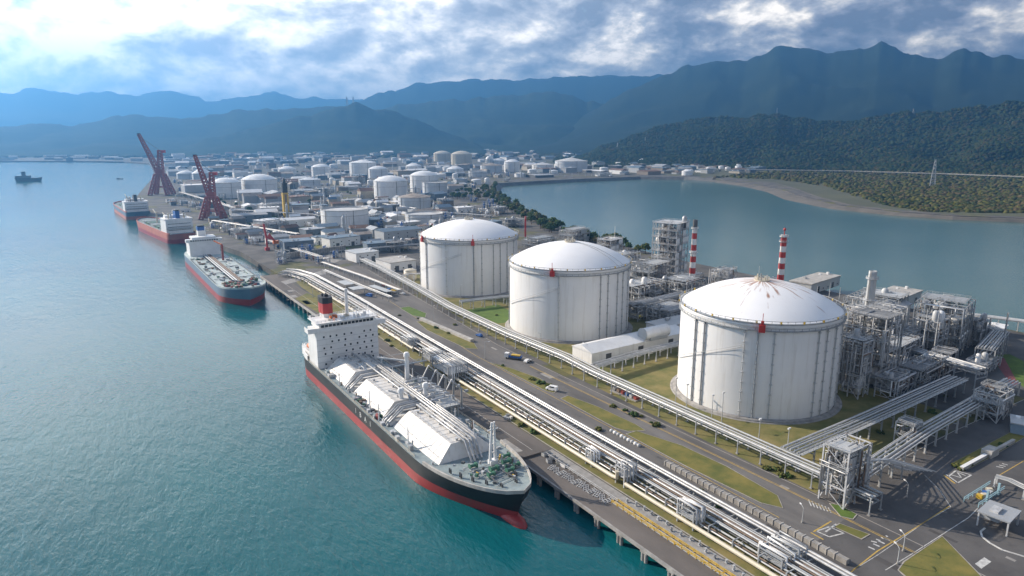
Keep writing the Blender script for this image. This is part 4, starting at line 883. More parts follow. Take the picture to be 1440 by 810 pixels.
M_grate = mat('deck_grating', (.22, .225, .23), (.11, .115, .12), scale=.7, rough=.7)
MPX = [M_white, M_pipe, M_wframe, M_lgrey, M_steel, M_brown, M_wframe, M_pipe]
main = [(144, -60), (144, 180), (146, 330), (148, 430), (147, 520), (142, 545), (136, 552)]
pp = [(-1.9, .26, .0, M_lgrey), (-1.1, .2, 0, M_grey), (-.1, .2, 0, M_brown), (.7, .34, 0, M_pipe), (1.7, .18, 0, M_brown), (2.4, .24, 0, M_lgrey), (3.3, .2, 0, M_grey), (5.7, .40, .25, M_pipe), (7.0, .44, .3, M_pipe),
      (-4.4, .26, -1.7, M_pipe), (-3.4, .2, -1.7, M_brown), (-2.2, .28, -1.7, M_lgrey), (-.6, .24, -1.7, M_dgrey), (1.2, .26, -1.7, M_grey), (4.0, .28, -1.7, M_grey)]
rk = pipe_rack('pipe_rack', 'longest pipe rack of bright pipes running beside the jetty road', main, 3.6, pp, 8.2, 12.2, .34, M_frame, 1.8, seed=1)
MB().use(M_cream).tube([(-6.4, y + 60, 1.9) for y in (-60, 60, 146)] + [(-6.4, 207, 1.9)], .62, 10).build('pipe', parent=rk)
MB().use(M_cream).tube([(-6.4, 211, 4.6), (-6.4, 211, 2.2), (-6.4, 213, 1.9), (-6.0, 320, 2.0), (-4.4, 356, 2.0)], .66, 10).build('pipe', parent=rk)
MB().use(M_cream).tube([(-4, 372, 2.3), (-3.5, 400, 2.3), (-2.2, 470, 2.3), (-2, 560, 2.3)], .6, 10).build('pipe', parent=rk)
def portal(name, label, x, y, w, d, h, npipes, m=None, rz=0, seed=0):
    """small piping portal: four posts, two beam levels, looped pipes"""
    rg = random.Random(seed); t = thing(name, label, 'pipe frame', (x, y, 0), rz); mb = MB().use(m or M_frame)
    for sx in (-1, 1):
        for sy in (-1, 1): mb.beam((sx * w / 2, sy * d / 2, 0), (sx * w / 2, sy * d / 2, h), .4)
    for z in (h * .55, h):
        for s in (-1, 1): mb.beam((-w / 2, s * d / 2, z), (w / 2, s * d / 2, z), .3); mb.beam((s * w / 2, -d / 2, z), (s * w / 2, d / 2, z), .3)
    mb.build('frame', parent=t)
    for k in range(npipes):
        px_ = -w / 2 + w * (k + .5) / npipes; r = rg.uniform(.22, .42); a = d / 2 + .6
        MB().use(rg.choice(MPX[:5])).tube([(px_, -a, .6), (px_, -a, h + .4 + rg.random()), (px_, a, h + .4 + rg.random()), (px_, a, .6)], r, 8).build('pipe', parent=t)
    MB().use(M_lgrey).box(-w / 2, w / 2, -d / 2, d / 2, h * .55, h * .55 + .12).rail([(-w / 2, -d / 2, h * .55 + .1), (w / 2, -d / 2, h * .55 + .1), (w / 2, d / 2, h * .55 + .1), (-w / 2, d / 2, h * .55 + .1)], 1.1, 2, .09, True).build('platform', parent=t)
    return t
portal('piping_portal', 'white pipe portal where the thick cream pipe turns, abreast of the ship\'s bow', 140.5, 150, 5, 4, 6.2, 4, M_wframe, seed=3)
portal('piping_portal', 'low grey pipe frame at the cream pipe just short of the jetty bend', 139.8, 166, 3.4, 3, 4.6, 3, seed=4)
portal('piping_portal', 'pipe frame with four tall posts over the near grass beside the jetty', 140.2, 122, 4.4, 6, 5.6, 4, seed=5)
portal('piping_portal', 'blue grey pipe frame closest to the bottom edge of the photo', 146.5, 96, 10, 7, 4.4, 6, M_grey, seed=6)
portal('loading_platform', 'dense steel loading platform between the ship\'s manifold and the long rack', 139.5, 270, 10, 16, 7.5, 9, M_grey, seed=7)
portal('piping_portal', 'grey valve frame just inland of the ship\'s deck cranes', 141.5, 292, 7, 9, 5.5, 6, seed=8)
portal('piping_portal', 'valve frame under the long rack near the white bridge house', 143, 322, 6, 8, 4.5, 6, seed=9)
mb = MB().use(M_lgrey); t = thing('gangway', 'pale gangway reaching from the jetty to the moored gas carrier', 'gangway', (128, 288, 0))
mb.beam((8, 0, 3.4), (-14, -3, 4.6), 1.6, .3); mb.build('walkway', parent=t); MB().use(M_wframe).rail([(8, .8, 3.5), (-14, -2.2, 4.8)], 1.1, 2, .1).rail([(8, -.8, 3.5), (-14, -3.8, 4.8)], 1.1, 2, .1).build('railing', parent=t)
MB().use(M_frame).beam((7, .5, 0), (7, .5, 3.4), .5).beam((1, -.6, 0), (1, -.6, 3.8), .5).build('support', parent=t)
for k, y in enumerate((233, 240, 247, 254)):     # loading arms
    t = thing('ship_loader', 'grey jointed loading arm in the row standing on the dock by the ship', 'loading arm', (125.5, y, 0), 0, 'loading arms on the dock')
    MB().use(M_lgrey).tube([(0, 0, 0), (0, 0, 9)], .45, 8).box(-.8, .8, -.8, .8, 0, .5).build('riser', parent=t)
    MB().use(M_wframe).beam((0, 0, 9), (-4.5, 0, 13.5), .5).beam((-4.5, 0, 13.5), (-7.5, 0, 8.5), .4).build('arm', parent=t); MB().use(M_grey).cbox((2.2, 0, 7.4), (1.6, 1.2, 1)).beam((0, 0, 9), (2.2, 0, 7.4), .35).build('counterweight', parent=t)
inner = [(191, 96), (191, 170), (191.5, 228), (193.5, 252), (191.5, 300), (193, 370), (200, 440), (206, 520), (207, 560)]
pipe_rack('pipe_rack', 'second pipe rack, between the main road and the three gas tanks', inner, 5.6, [(-2.3, .34, 0, M_pipe), (-1.1, .18, 0, M_grey), (-.1, .24, .1, M_lgrey), (1.0, .18, 0, M_dgrey), (2.1, .28, 0, M_lgrey), (-1.8, .3, -1.9, M_steel), (.6, .34, -1.9, M_grey), (1.7, .25, -1.9, M_brown)], 9.5, 6, .34, M_frame, 3.6, seed=2, tray=True)
pipe_rack('pipe_rack', 'pipe rack crossing the lawn right of the nearest gas tank, the upper of two', [(194, 128), (230, 129), (318, 133)], 6.2, [(-2.6, .34, 0, M_pipe), (-1.3, .3, 0, M_grey), (0, .36, .1, M_lgrey), (1.5, .3, 0, M_grey), (2.7, .3, 0, M_pipe), (-1, .3, -1.9, M_grey), (1, .3, -1.9, M_steel)], 8.5, 7, .5, M_frame, 4, seed=3, tray=True, walk=4.2)
pipe_rack('pipe_rack', 'pipe rack leading from the tall pipe tower to the right, the lower of two', [(198, 106), (250, 112), (335, 118)], 6.0, [(-2.3, .36, 0, M_pipe), (-1, .3, 0, M_grey), (.4, .34, 0, M_lgrey), (1.8, .32, 0, M_pipe), (-.6, .3, -1.9, M_grey), (1.2, .3, -1.9, M_steel)], 9, 6, .5, M_lgrey, 3.9, seed=4, tray=True)
pipe_rack('pipe_rack', 'pipe rack branching between the middle and nearest gas tanks beside the white shed', [(196, 233), (225, 236), (300, 238)], 5.5, [(-1.6, .4, 0, M_pipe), (-.4, .3, 0, M_steel), (.8, .45, 0, M_pipe), (1.9, .3, 0, M_lgrey)], 8, 5, .4, M_wframe, None, seed=5, tray=True)
pipe_rack('pipe_rack', 'pipe rack passing behind the foot of the middle gas tank, right of its wall', [(204, 378), (240, 374), (300, 366)], 5, [(-1.5, .5, 0, M_lgrey), (0, .4, 0, M_steel), (1.3, .45, 0, M_lgrey)], 8, 4.6, .4, M_frame, None, seed=6, tray=True)
pipe_rack('pipe_rack', 'low bright pipe rack on the road median left of the farthest gas tank', [(176, 425), (172, 470), (168, 545)], 2.4, [(-1.3, .22, 0, M_lgrey), (-.2, .2, 0, M_grey), (.8, .3, 0, M_pipe)], 9, 3.6, .3, M_frame, None, seed=7)
pipe_rack('pipe_rack', 'pipe rack beside the white pump house, left of the farthest gas tank', [(188, 438), (184, 500), (176, 575)], 3.4, [(-1.3, .22, 0, M_grey), (-.2, .3, 0, M_pipe), (1, .25, 0, M_lgrey), (2, .25, 0, M_brown)], 9, 4.6, .35, M_frame, None, seed=8)
pipe_rack('pipe_rack', 'short curved pipe rack joining the second rack near the farthest gas tank', [(203, 470), (212, 476), (222, 470)], 5.6, [(-.8, .45, 0, M_pipe), (.6, .4, 0, M_pipe)], 7, 3, .4, M_wframe, None, seed=9)
pipe_rack('pipe_rack', 'pipe rack along the water\'s edge at the far right of the plant', [(438, 196), (452, 160), (455, 100), (450, 40)], 5.5, [(-2, .5, 0, M_lgrey), (-.6, .5, 0, M_pipe), (.8, .5, 0, M_pipe), (2, .4, 0, M_grey)], 9, 5.6, .5, M_frame, None, seed=10, tray=True)
for k, (path, lab) in enumerate((
    ([(288, 330), (330, 345), (395, 350)], 'raised grey pipe rack right of the middle gas tank, the upper one'),
    ([(286, 300), (330, 306), (400, 318)], 'raised grey pipe rack right of the middle gas tank, the middle one'),
    ([(284, 276), (340, 282), (420, 300)], 'raised grey pipe rack running behind the white shed roof'),
    ([(300, 150), (345, 170), (400, 178)], 'pipe rack entering the plant from the right side of the nearest tank'),
    ([(330, 128), (335, 165), (340, 215)], 'pipe rack running inland behind the right hand frames'),
    ([(360, 140), (400, 150), (436, 196)], 'pipe rack heading to the water beside the square deck tower'))):
    pipe_rack('pipe_rack', lab, path, 8 + k % 3, [(-3, .4, 0, M_pipe), (-1.8, .35, 0, M_steel), (-.5, .4, 0, M_lgrey), (.8, .3, 0, M_steel), (2, .45, 0, M_pipe), (3, .3, 0, M_grey), (-2, .4, -2.6, M_steel), (0, .4, -2.6, M_grey), (2, .35, -2.6, M_lgrey)], 9, 8, .45, M_frame, 5.2, seed=20 + k, tray=True)
# ================================================================ process structures
def structure(name, label, cat, x, y, w, d, floors, fh, rz=0, m=None, dens=1.0, roof=None, vessels=2, seed=0, brace=True, mdeck=None, wall=None):
    """open steel process structure: columns, beams, bracing, decks, vessels and piping"""
    rg = random.Random(seed); t = thing(name, label, cat, (x, y, 0), rz); m = m or M_frame; m = M_wframe if m is M_frame and seed % 2 else m; H = floors * fh
    nx = max(2, round(w / 6) + 1); ny = max(2, round(d / 6) + 1); X = [-w / 2 + w * i / (nx - 1) for i in range(nx)]; Y = [-d / 2 + d * i / (ny - 1) for i in range(ny)]
    mb = MB().use(m); pw = .42
    for xx in X:
        for yy in Y: mb.beam((xx, yy, 0), (xx, yy, H), pw)
    for k in range(1, floors + 1):
        z = k * fh - .2
        for xx in X: mb.beam((xx, Y[0], z), (xx, Y[-1], z), .3, .4)
        for yy in Y: mb.beam((X[0], yy, z), (X[-1], yy, z), .3, .4)
    if brace:
        for k in range(floors):
            z0, z1 = k * fh, (k + 1) * fh - .3
            for i in range(nx - 1):
                if rg.random() < .45:
                    for yy in (Y[0], Y[-1]): mb.beam((X[i], yy, z0), (X[i + 1], yy, z1), .22) if rg.random() < .6 else mb.beam((X[i + 1], yy, z0), (X[i], yy, z1), .22)
            for i in range(ny - 1):
                if rg.random() < .45:
                    for xx in (X[0], X[-1]): mb.beam((xx, Y[i], z0), (xx, Y[i + 1], z1), .22)
    mb.build('frame', parent=t)
    for k in range(1, floors + 1):
        z = k * fh; md = mdeck or rg.choice([M_grate, M_frame, M_lgrey]); mb = MB().use(md); x0, x1, y0, y1 = X[0] - .5, X[-1] + .5, Y[0] - .5, Y[-1] + .5
        if mdeck is None:
            cx_ = rg.uniform(.45, .8) * (x1 - x0); cy_ = rg.uniform(.55, 1) * (y1 - y0); x0 = rg.choice([x0, x1 - cx_]); x1 = x0 + cx_; y0 = rg.choice([y0, y1 - cy_]); y1 = y0 + cy_
        mb.box(x0, x1, y0, y1, z, z + .15); mb.use(m).rail([(x0, y0, z + .15), (x1, y0, z + .15), (x1, y1, z + .15), (x0, y1, z + .15)], 1.15, 2.4, .12, True); mb.build('deck', parent=t)
    for k in range(int(vessels)):
        r = min(1.9, rg.uniform(.09, .16) * min(w, d) + .3); vx, vy = rg.uniform(X[0] + r, X[-1] - r), rg.uniform(Y[0] + r, Y[-1] - r); f0 = rg.randint(0, floors - 1)
        if rg.random() < .55:
            h = rg.uniform(.8, 1.9) * fh; mb = MB().use(rg.choice([M_lgrey, M_white, M_steel, M_steel])).lathe([(r * .3, 0), (r, .4), (r, h), (r * .6, h + r * .5), (.02, h + r * .7)], (vx, vy, f0 * fh + .3), n=16)
        else:
            l = w * .55; mb = MB().use(rg.choice([M_lgrey, M_white, M_steel])).tube([(-l / 2, vy, f0 * fh + .8 + r), (-l / 2 + .4, vy, f0 * fh + .8 + r), (l / 2 - .4, vy, f0 * fh + .8 + r), (l / 2, vy, f0 * fh + .8 + r)], [r * .6, r, r, r * .6], 14).box(-l / 3 - .3, -l / 3 + .3, vy - r * .8, vy + r * .8, f0 * fh, f0 * fh + r).box(l / 3 - .3, l / 3 + .3, vy - r * .8, vy + r * .8, f0 * fh, f0 * fh + r)
        mb.build('vessel', parent=t)
    np_ = min(95, int(dens * w * d * floors * .11))
    for k in range(np_):
        r = rg.choice([.12, .16, .2, .28, .36]); p = [rg.uniform(X[0] - .8, X[-1] + .8), rg.uniform(Y[0] - .8, Y[-1] + .8), rg.uniform(.8, H)]; pts = [tuple(p)]
        for q in range(rg.randint(2, 4)):
            ax = rg.choice([0, 1, 2, 2]); lo, hi = ((X[0] - .8, X[-1] + .8), (Y[0] - .8, Y[-1] + .8), (.6, H + 1.0))[ax]; p = list(p); p[ax] = rg.uniform(lo, hi)
            if (Vector(p) - Vector(pts[-1])).length > 1: pts.append(tuple(p))
        if len(pts) > 1: MB().use(rg.choice(MPX)).tube(pts, r, 6).build('pipe', parent=t)
    if wall:        # cladding panels, each its own panels on part of the faces
        for k in range(floors):
            for i in range(nx - 1):
                if rg.random() < .4: MB().use(wall).box(X[i] + .1, X[i + 1] - .1, Y[0] - .32, Y[0] - .24, k * fh + .3, (k + 1) * fh - .5).build('cladding', parent=t)
    return t
S = structure
# tall pipe tower by the yard
t = S('pipe_tower', 'tall white steel pipe tower standing at the edge of the yard in the foreground', 'pipe tower', 190.5, 106.5, 12, 8, 3, 6.2, .02, M_wframe, 2.6, seed=31, vessels=0)
for k in range(5): MB().use(M_pipe).tube([(-4.6 + k * 1.0, -3.2, .5), (-4.6 + k * 1.0, -3.2, 16.5), (-4.6 + k * 1.0, -1.5, 17.6), (-4.6 + k * 1.0, 3, 17.6), (-4.6 + k * 1.0, 3.4, 9)], .36, 8).build('pipe', parent=t)
t = thing('sloping_pipes', 'fan of pale pipes sloping down from the pipe tower to the yard', 'pipes', (198, 106, 0), .0)
for k in range(9): MB().use(R.choice(MPX[:4])).tube([(0, -3 + k * .6, 12 - .5 * k), (9, -5 + k * 1.25, 11 - .45 * k), (33 - 1.0 * k, -7.5 + k * .8, 1.0)], .17, 7).build('pipe', parent=t)
MB().use(M_frame).beam((9, -2, 0), (9, -2, 9), .4).beam((9, 3, 0), (9, 3, 8), .4).beam((20, -3, 0), (20, -3, 5.4), .4).beam((20, 1, 0), (20, 1, 5), .4).beam((9, -2.5, 8.6), (9, 3.5, 8), .3).beam((20, -4, 5), (20, 1.5, 4.6), .3).build('support', parent=t)
# plant to the right of the nearest tank
def by(px, py): return at(px, py)
x, y = by(1222, 545); S('process_structure', 'tall grey pipe structure touching the right side of the nearest gas tank', 'process structure', x + 8, y + 8, 17, 22, 6, 5.4, .1, M_frame, 1.5, seed=41, vessels=6)
x, y = by(1335, 498); S('process_structure', 'square structure with a broad pale deck on top, farthest right by the water', 'process structure', x + 6, y + 8, 27, 22, 5, 5.2, .25, M_frame, 1.3, seed=42, vessels=7)
x, y = by(1262, 520); S('process_structure', 'low wide thicket of pipes between the nearest tank and the square structure', 'process structure', x + 6, y + 8, 30, 20, 3, 4.6, .12, M_frame, 1.6, seed=43, vessels=6)
x, y = by(1300, 545); S('process_structure', 'row of heat exchanger decks in front of the square structure', 'process structure', x + 4, y + 4, 26, 9, 2, 5, .1, M_frame, 2.0, seed=44, vessels=5)
x, y = by(1392, 585); S('process_structure', 'small blue grey frame standing where the lower right rack ends', 'process structure', x, y, 13, 9, 3, 3.8, .05, M_lgrey, 2.2, seed=45, vessels=3)
x, y = by(1283, 622); S('process_structure', 'knot of valves on a small frame midway along the lower right rack', 'process structure', x - 2, y + 1, 7, 6, 2, 4.2, .05, M_lgrey, 3, seed=46, vessels=1)
x, y = by(1355, 520); S('process_structure', 'low platform with white drums left of the red paving', 'process structure', x + 10, y - 4, 20, 8, 1, 4.5, .1, M_frame, 3, seed=47, vessels=4)
x, y = by(1240, 482); S('process_structure', 'wide rear pipe structure behind the right edge of the nearest tank', 'process structure', x + 26, y + 20, 34, 24, 4, 4.8, .2, M_frame, 1.0, seed=48, vessels=6)
for k, (px, py, w_, d_, f_, fh_, lab) in enumerate(((1205, 560, 9, 9, 5, 5.0, 'slim grey structure in the gap beside the right wall of the nearest tank'), (1248, 505, 14, 12, 5, 5.2, 'tall narrow structure left of the compressor house'), (1278, 505, 16, 10, 3, 5.0, 'middle height structure in front of the compressor house'),
    (1310, 505, 12, 12, 4, 5.0, 'structure tight against the left of the square deck tower'), (1375, 490, 12, 10, 3, 5, 'structure tight against the right of the square deck tower'), (1235, 455, 22, 14, 3, 5, 'structure at the foot of the slender exhaust stack'), (1265, 560, 20, 8, 2, 4.6, 'long pipe deck at the near end of the thicket of pipes'), (1325, 530, 18, 8, 2, 5, 'pipe deck joining the upper rack to the square deck tower'))):
    x, y = by(px, py); S('process_structure', lab, 'process structure', x + 3, y + 4, w_, d_, f_, fh_, .1, R.choice([M_frame, M_wframe]), 2.2, seed=140 + k, vessels=4)
# plant between the middle and nearest tanks
x, y = at(944, 312, 44); S('process_structure', 'tallest white lattice tower of the plant, left of the striped chimneys', 'process structure', x, y, 22, 20, 8, 5.5, .35, M_wframe, .8, seed=51, vessels=7, mdeck=M_wframe, wall=M_white)
x, y = at(912, 372, 18); S('process_structure', 'pipe structure right behind the middle gas tank', 'process structure', x + 4, y + 6, 30, 22, 4, 4.6, .3, M_frame, 1.3, seed=52, vessels=6)
x, y = at(912, 398, 14); S('process_structure', 'front pipe structure between the middle tank and the white lattice tower', 'process structure', x, y + 4, 34, 18, 3, 4.6, .15, M_frame, 1.6, seed=53, vessels=6)
x, y = at(965, 395, 16); S('process_structure', 'pipe structure at the foot of the taller striped chimney', 'process structure', x + 4, y + 6, 24, 20, 3, 5.2, .2, M_frame, 1.3, seed=54, vessels=5)
x, y = at(1018, 378, 20); S('process_structure', 'small square structure peeping over the left shoulder of the nearest dome', 'process structure', x, y, 14, 12, 4, 5, .3, M_frame, 1.2, seed=55, vessels=4)
x, y = at(858, 336, 19); S('process_structure', 'white cage like structure behind the dome of the middle tank', 'process structure', x, y, 20, 14, 4, 4.8, .3, M_wframe, .9, seed=56, vessels=3, mdeck=M_wframe, wall=M_white)
x, y = at(808, 322, 15); S('process_structure', 'pale two part structure behind the left of the middle dome', 'process structure', x, y, 34, 16, 3, 5, .35, M_wframe, .9, seed=57, vessels=4, wall=M_lgrey)
x, y = at(760, 332, 12); S('process_structure', 'low structure with a red mast between the farthest and middle domes', 'process structure', x, y, 34, 20, 2, 5, .3, M_frame, 1.0, seed=58, vessels=5)
x, y = at(885, 356, 12); S('process_structure', 'low pale structure left of the white lattice tower', 'process structure', x + 4, y + 10, 26, 16, 2, 5.4, .3, M_wframe, 1.2, seed=59, vessels=4)
for k, (px, py, z, w_, d_, f_) in enumerate(((905, 425, 9, 26, 12, 2), (935, 430, 9, 22, 10, 2), (950, 440, 8, 18, 8, 1))):
    x, y = at(px, py, z); S('process_structure', ['dark pipe deck in the shade right of the middle tank, its left third', 'dark pipe deck in the shade before the white lattice tower', 'dark pipe deck just left of the nearest dome'][k], 'process structure', x, y, w_, d_, f_, 4.6, .15, M_frame, 1.4, seed=60 + k, vessels=4)
# ---- chimneys
def stack(name, label, x, y, h, r0, r1, bands, cat='chimney', cap=M_dgrey, plats=(), ms=(M_white, M_red)):
    t = thing(name, label, cat, (x, y, 0)); z = 0; zs = [0] + [h * b for b in bands]; rr = lambda z: r0 + (r1 - r0) * z / h
    for k, (a, b) in enumerate(zip(zs, zs[1:])):
        MB().use(ms[k % 2]).lathe([(rr(a), a), (rr(b), b)], n=20, cap=False).build('band', parent=t)
    MB().use(cap).lathe([(rr(h), zs[-1]), (rr(h), h), (rr(h) * .75, h), (rr(h) * .75, h - 1.5)], n=20, cap=False).build('flue', parent=t)
    for p in plats:
        z = h * p; r_ = rr(z); MB().use(M_wframe).lathe([(r_, z), (r_ + 1.1, z), (r_ + 1.1, z + .15), (r_, z + .15)], n=20, cap=False).rail([((r_ + 1) * math.cos(q * PI / 5), (r_ + 1) * math.sin(q * PI / 5), z) for q in range(10)], 1.1, 3, .1, True).build('platform', parent=t)
    MB().use(M_dgrey).beam((-r0 - .3, 0, 1), (-r1 - .3, 0, h), .25).build('ladder', parent=t)
    return t
x, y = at(978, 309, 52); stack('chimney', 'taller red and white striped chimney with a dark tip, left behind the nearest tank', x, y, 52, 2.3, 1.6, [.08 * k + .02 for k in range(1, 12)], plats=(.55, .88))
x, y = at(1103, 330, 47); stack('chimney', 'red and white striped chimney with a red ball on top, straight behind the nearest dome', x, y, 47, 2.3, 1.8, [.36, .44, .52, .60, .68, .76, .84, .97], cap=M_wframe, plats=(.90, .97))
MB().use(M_red).lathe([(.1, -.9), (.9, -.4), (1.0, .2), (.5, .9), (.05, 1.1)], (x, y, 50.4), n=12).tube([(x, y, 47), (x, y, 49.8)], .3, 6).build('beacon', parent=bpy.data.objects['chimney.001']).matrix_parent_inverse = Matrix.Translation((-x, -y, 0))
x, y = at(1228, 381, 41); stack('exhaust_stack', 'slender grey exhaust stack with a wide top ring, right of the nearest dome', x, y, 41, 2.6, 2.0, [.45, .55, .62, .96], 'chimney', M_lgrey, (.62, .9), (M_lgrey, M_lgrey))
t = stack('exhaust_stack', 'short red mast between the farthest and the middle gas tanks', *at(739, 304, 30), 30, .9, .8, [.3, .85], 'mast', M_red, (), (M_lgrey, M_red))
stack('exhaust_stack', 'thin pale stack at the shore right of the square deck tower', *at(1418, 440, 22), 22, .5, .4, [.5, .9], 'mast', M_lgrey, (), (M_white, M_lgrey))
# slim masts and vents standing in the plant, one by one
for k, (px, py, z) in enumerate(((865, 318, 22), (842, 325, 18), (998, 378, 16), (1150, 402, 16), (1168, 398, 16), (1248, 420, 14), (1182, 404, 12), (1305, 434, 30), (1322, 432, 30), (897, 350, 16), (925, 352, 18), (1240, 455, 16), (1275, 462, 14), (1215, 420, 22))):
    x, y = at(px, py, z); mb = MB().use(R.choice([M_lgrey, M_white, M_steel])).tube([(0, 0, 0), (0, 0, z)], [.4, .16], 6).beam((-.7, 0, z * .8), (.7, 0, z * .8), .15).beam((0, -.7, z * .65), (0, .7, z * .65), .15).lathe([(.6, 0), (.6, .4)], n=8)
    tag(mb.build('vent_mast', loc=(x, y, 0)), 'slim pale vent mast rising out of the pipe structures', 'mast', 'vent masts in the plant')
# flat roofs on the shore behind the nearest dome
def shed(name, label, cat, x, y, w, d, h, rz=0, roof='gable', mw=None, mr=None, rise=None, doors=1, wins=0, group=None, seed=0, parts=True):
    rg = random.Random(seed); mw = mw or M_lgrey; mr = mr or M_lgrey; t = thing(name, label, cat, (x, y, 0), rz, group); rise = rise if rise is not None else w * .12 if roof == 'gable' else .5
    MB().use(mw).box(-w / 2, w / 2, -d / 2, d / 2, 0, h).build('wall', parent=t); e = .5; mb = MB().use(mr)
    if roof == 'gable':
        V = [(-w / 2 - e, -d / 2 - e, h), (w / 2 + e, -d / 2 - e, h), (w / 2 + e, d / 2 + e, h), (-w / 2 - e, d / 2 + e, h), (-w / 2 - e, 0, h + rise), (w / 2 + e, 0, h + rise)]
        mb.add(V, [(0, 1, 5, 4), (2, 3, 4, 5), (3, 0, 4), (1, 2, 5), (3, 2, 1, 0)])
    else: mb.box(-w / 2 - e, w / 2 + e, -d / 2 - e, d / 2 + e, h, h + rise)
    ro = mb.build('roof', parent=t, fix=True)
    if roof != 'gable':
        mb = MB().use(M_grey)
        for k in range(max(1, int(w / 9))): q = rg.uniform(-w / 2 + 1, w / 2 - 2.5); r_ = rg.uniform(-d / 2 + 1, d / 2 - 2); mb = MB().use(rg.choice([M_grey, M_white, M_lgrey])).box(q, q + 1.8, r_, r_ + 1.5, h + rise, h + rise + rg.uniform(.6, 1.6)); mb.build('roof_unit', parent=t)
    if parts:
        for k in range(doors): q = -w / 2 + w * (k + .5) / doors; MB().use(M_dgrey).box(q - 1.8, q + 1.8, -d / 2 - .06, -d / 2, 0, min(h * .7, 4.2)).build('door', parent=t)
        for k in range(wins):
            for f in range(max(1, int(h / 4))): q = -w / 2 + w * (k + .5) / wins; MB().use(M_glass).box(q - .6, q + .6, -d / 2 - .07, -d / 2, 1.4 + f * 3.6, 2.4 + f * 3.6).build('window', parent=t)
    return t
shed('shed', 'long white low gabled shed lying between the middle and the nearest gas tanks', 'shed', 238, 254.5, 66, 15, 6.2, .02, 'gable', M_white, M_white, 2.6, 3, 0)
t = thing('filter_house', 'white cylinder ended housing on the rear of the long white shed', 'housing', (250, 253, 8.2)); MB().use(M_white).tube([(-9, -4, 1.2), (8, -4, 1.2)], 3.2, 18).build('drum', parent=t); MB().use(M_lgrey).tube([(-9.4, -4, 1.2), (-9, -4, 1.2)], 3.4, 18).box(-6, 6, -7, -1, -2.2, -.5).build('rim', parent=t)
shed('shed', 'lean white annex behind the long white shed, close to the nearest tank', 'shed', 282, 262, 40, 13, 8, .02, 'flat', M_white, M_lgrey, .5, 1, 0)
x, y = by(1212, 440); shed('jetty_building', 'flat topped pale terminal roof on the shore behind the nearest dome, left one', 'building', x + 40, y + 60, 46, 16, 7, .15, 'flat', M_lgrey, M_lconc, .8, 2, 6)
x, y = by(1290, 462); shed('jetty_building', 'flat pale roof between the slender stack and the square deck tower', 'building', x + 50, y + 40, 40, 18, 7, .15, 'flat', M_lgrey, M_lconc, .8, 2, 5)
x, y = by(1258, 478); shed('compressor_house', 'grey windowless compressor house with a rounded roof among the pipes', 'building', x + 18, y + 14, 20, 15, 15, .15, 'gable', M_lgrey, M_grey, 3, 1, 0)
x, y = by(1400, 470); shed('control_hut', 'small pale hut at the water beside the far right rack', 'building', x, y, 10, 8, 5, .2, 'flat', M_lgrey, M_white, .4, 1, 2)
# ---- near right corner
x, y = at(1412, 750); t = thing('shelter', 'grey flat roofed shelter on pale legs at the right edge of the yard', 'shelter', (x + 3, y + 3, 0), .1)
MB().use(M_grey).box(-5, 5, -4, 4, 4.2, 4.6).build('roof', parent=t); MB().use(M_grey).box(-3, 4.4, -1, 3.4, 2.2, 4.2).build('cabin', parent=t); MB().use(M_wframe).box(-2.6, 1.4, -.4, 1.8, 4.6, 5.2).build('roof_unit', parent=t)
for sx, sy in ((-4.6, -3.6), (4.6, -3.6), (4.6, 3.6), (-4.6, 3.6)): MB().use(M_wframe).beam((sx, sy, 0), (sx, sy, 4.2), .4).build('leg', parent=t)
x, y = at(1384, 698); x2, y2 = at(1412, 680); t = thing('gear_enclosure', 'pale blue railed enclosure with coloured gear on the dark yard', 'railing', (x, y, 0), math.atan2(y2 - y, x2 - x))
M_pblue = mat('pale_blue_paint', (.30, .46, .52), rough=.5)
for s in (-2, 2): MB().use(M_pblue).rail([(-9, s, 0), (9, s, 0)], 1.6, 3, .22).build('railing', parent=t)
for q in (-3.4, 4.5): MB().use(M_pblue).beam((q, -2, 0), (q, -2, 4.0), .6).build('post', parent=t)
for k, m_ in enumerate((M_yellow, M_cream, M_blue, M_lgrey, M_cream)): MB().use(m_).cbox((-2.6 + k * 1.7, .3 * (-1) ** k, .7), (1.3, 1.6, 1.3), k).build('gear', parent=t)
x, y = at(1418, 690); pipe_rack('pipe_rack', 'short low pipe rack beside the shelter at the right edge', [at(1398, 682), at(1418, 688), at(1446, 702)], 3.0, [(-1, .25, 0, M_pipe), (.1, .22, 0, M_grey), (1.1, .2, 0, M_lgrey)], 6, 3.6, .4, M_wframe, None, seed=30)
x, y = at(1352, 662); x2, y2 = at(1425, 622); t = thing('low_wall', 'pale low wall with planters along the verge of the side road', 'wall', (x, y, 0), math.atan2(y2 - y, x2 - x)); l_ = math.hypot(x2 - x, y2 - y)
MB().use(M_lconc).box(0, l_, -.5, .5, 0, 1.3).box(l_ * .45, l_ * .6, -1.6, 1.8, 0, 2.6).build('wall', parent=t); MB().use(M_white).box(-.1, l_ * .44, -.62, .62, 1.3, 1.45).build('coping', parent=t)
shed('kiosk', 'pale blue grey hut at the right edge beside the side road', 'hut', *at(1434, 606), 9, 6, 4, .4, 'flat', mat('hut_blue', (.22, .30, .38), rough=.6), M_lgrey, .4, 1, 2)
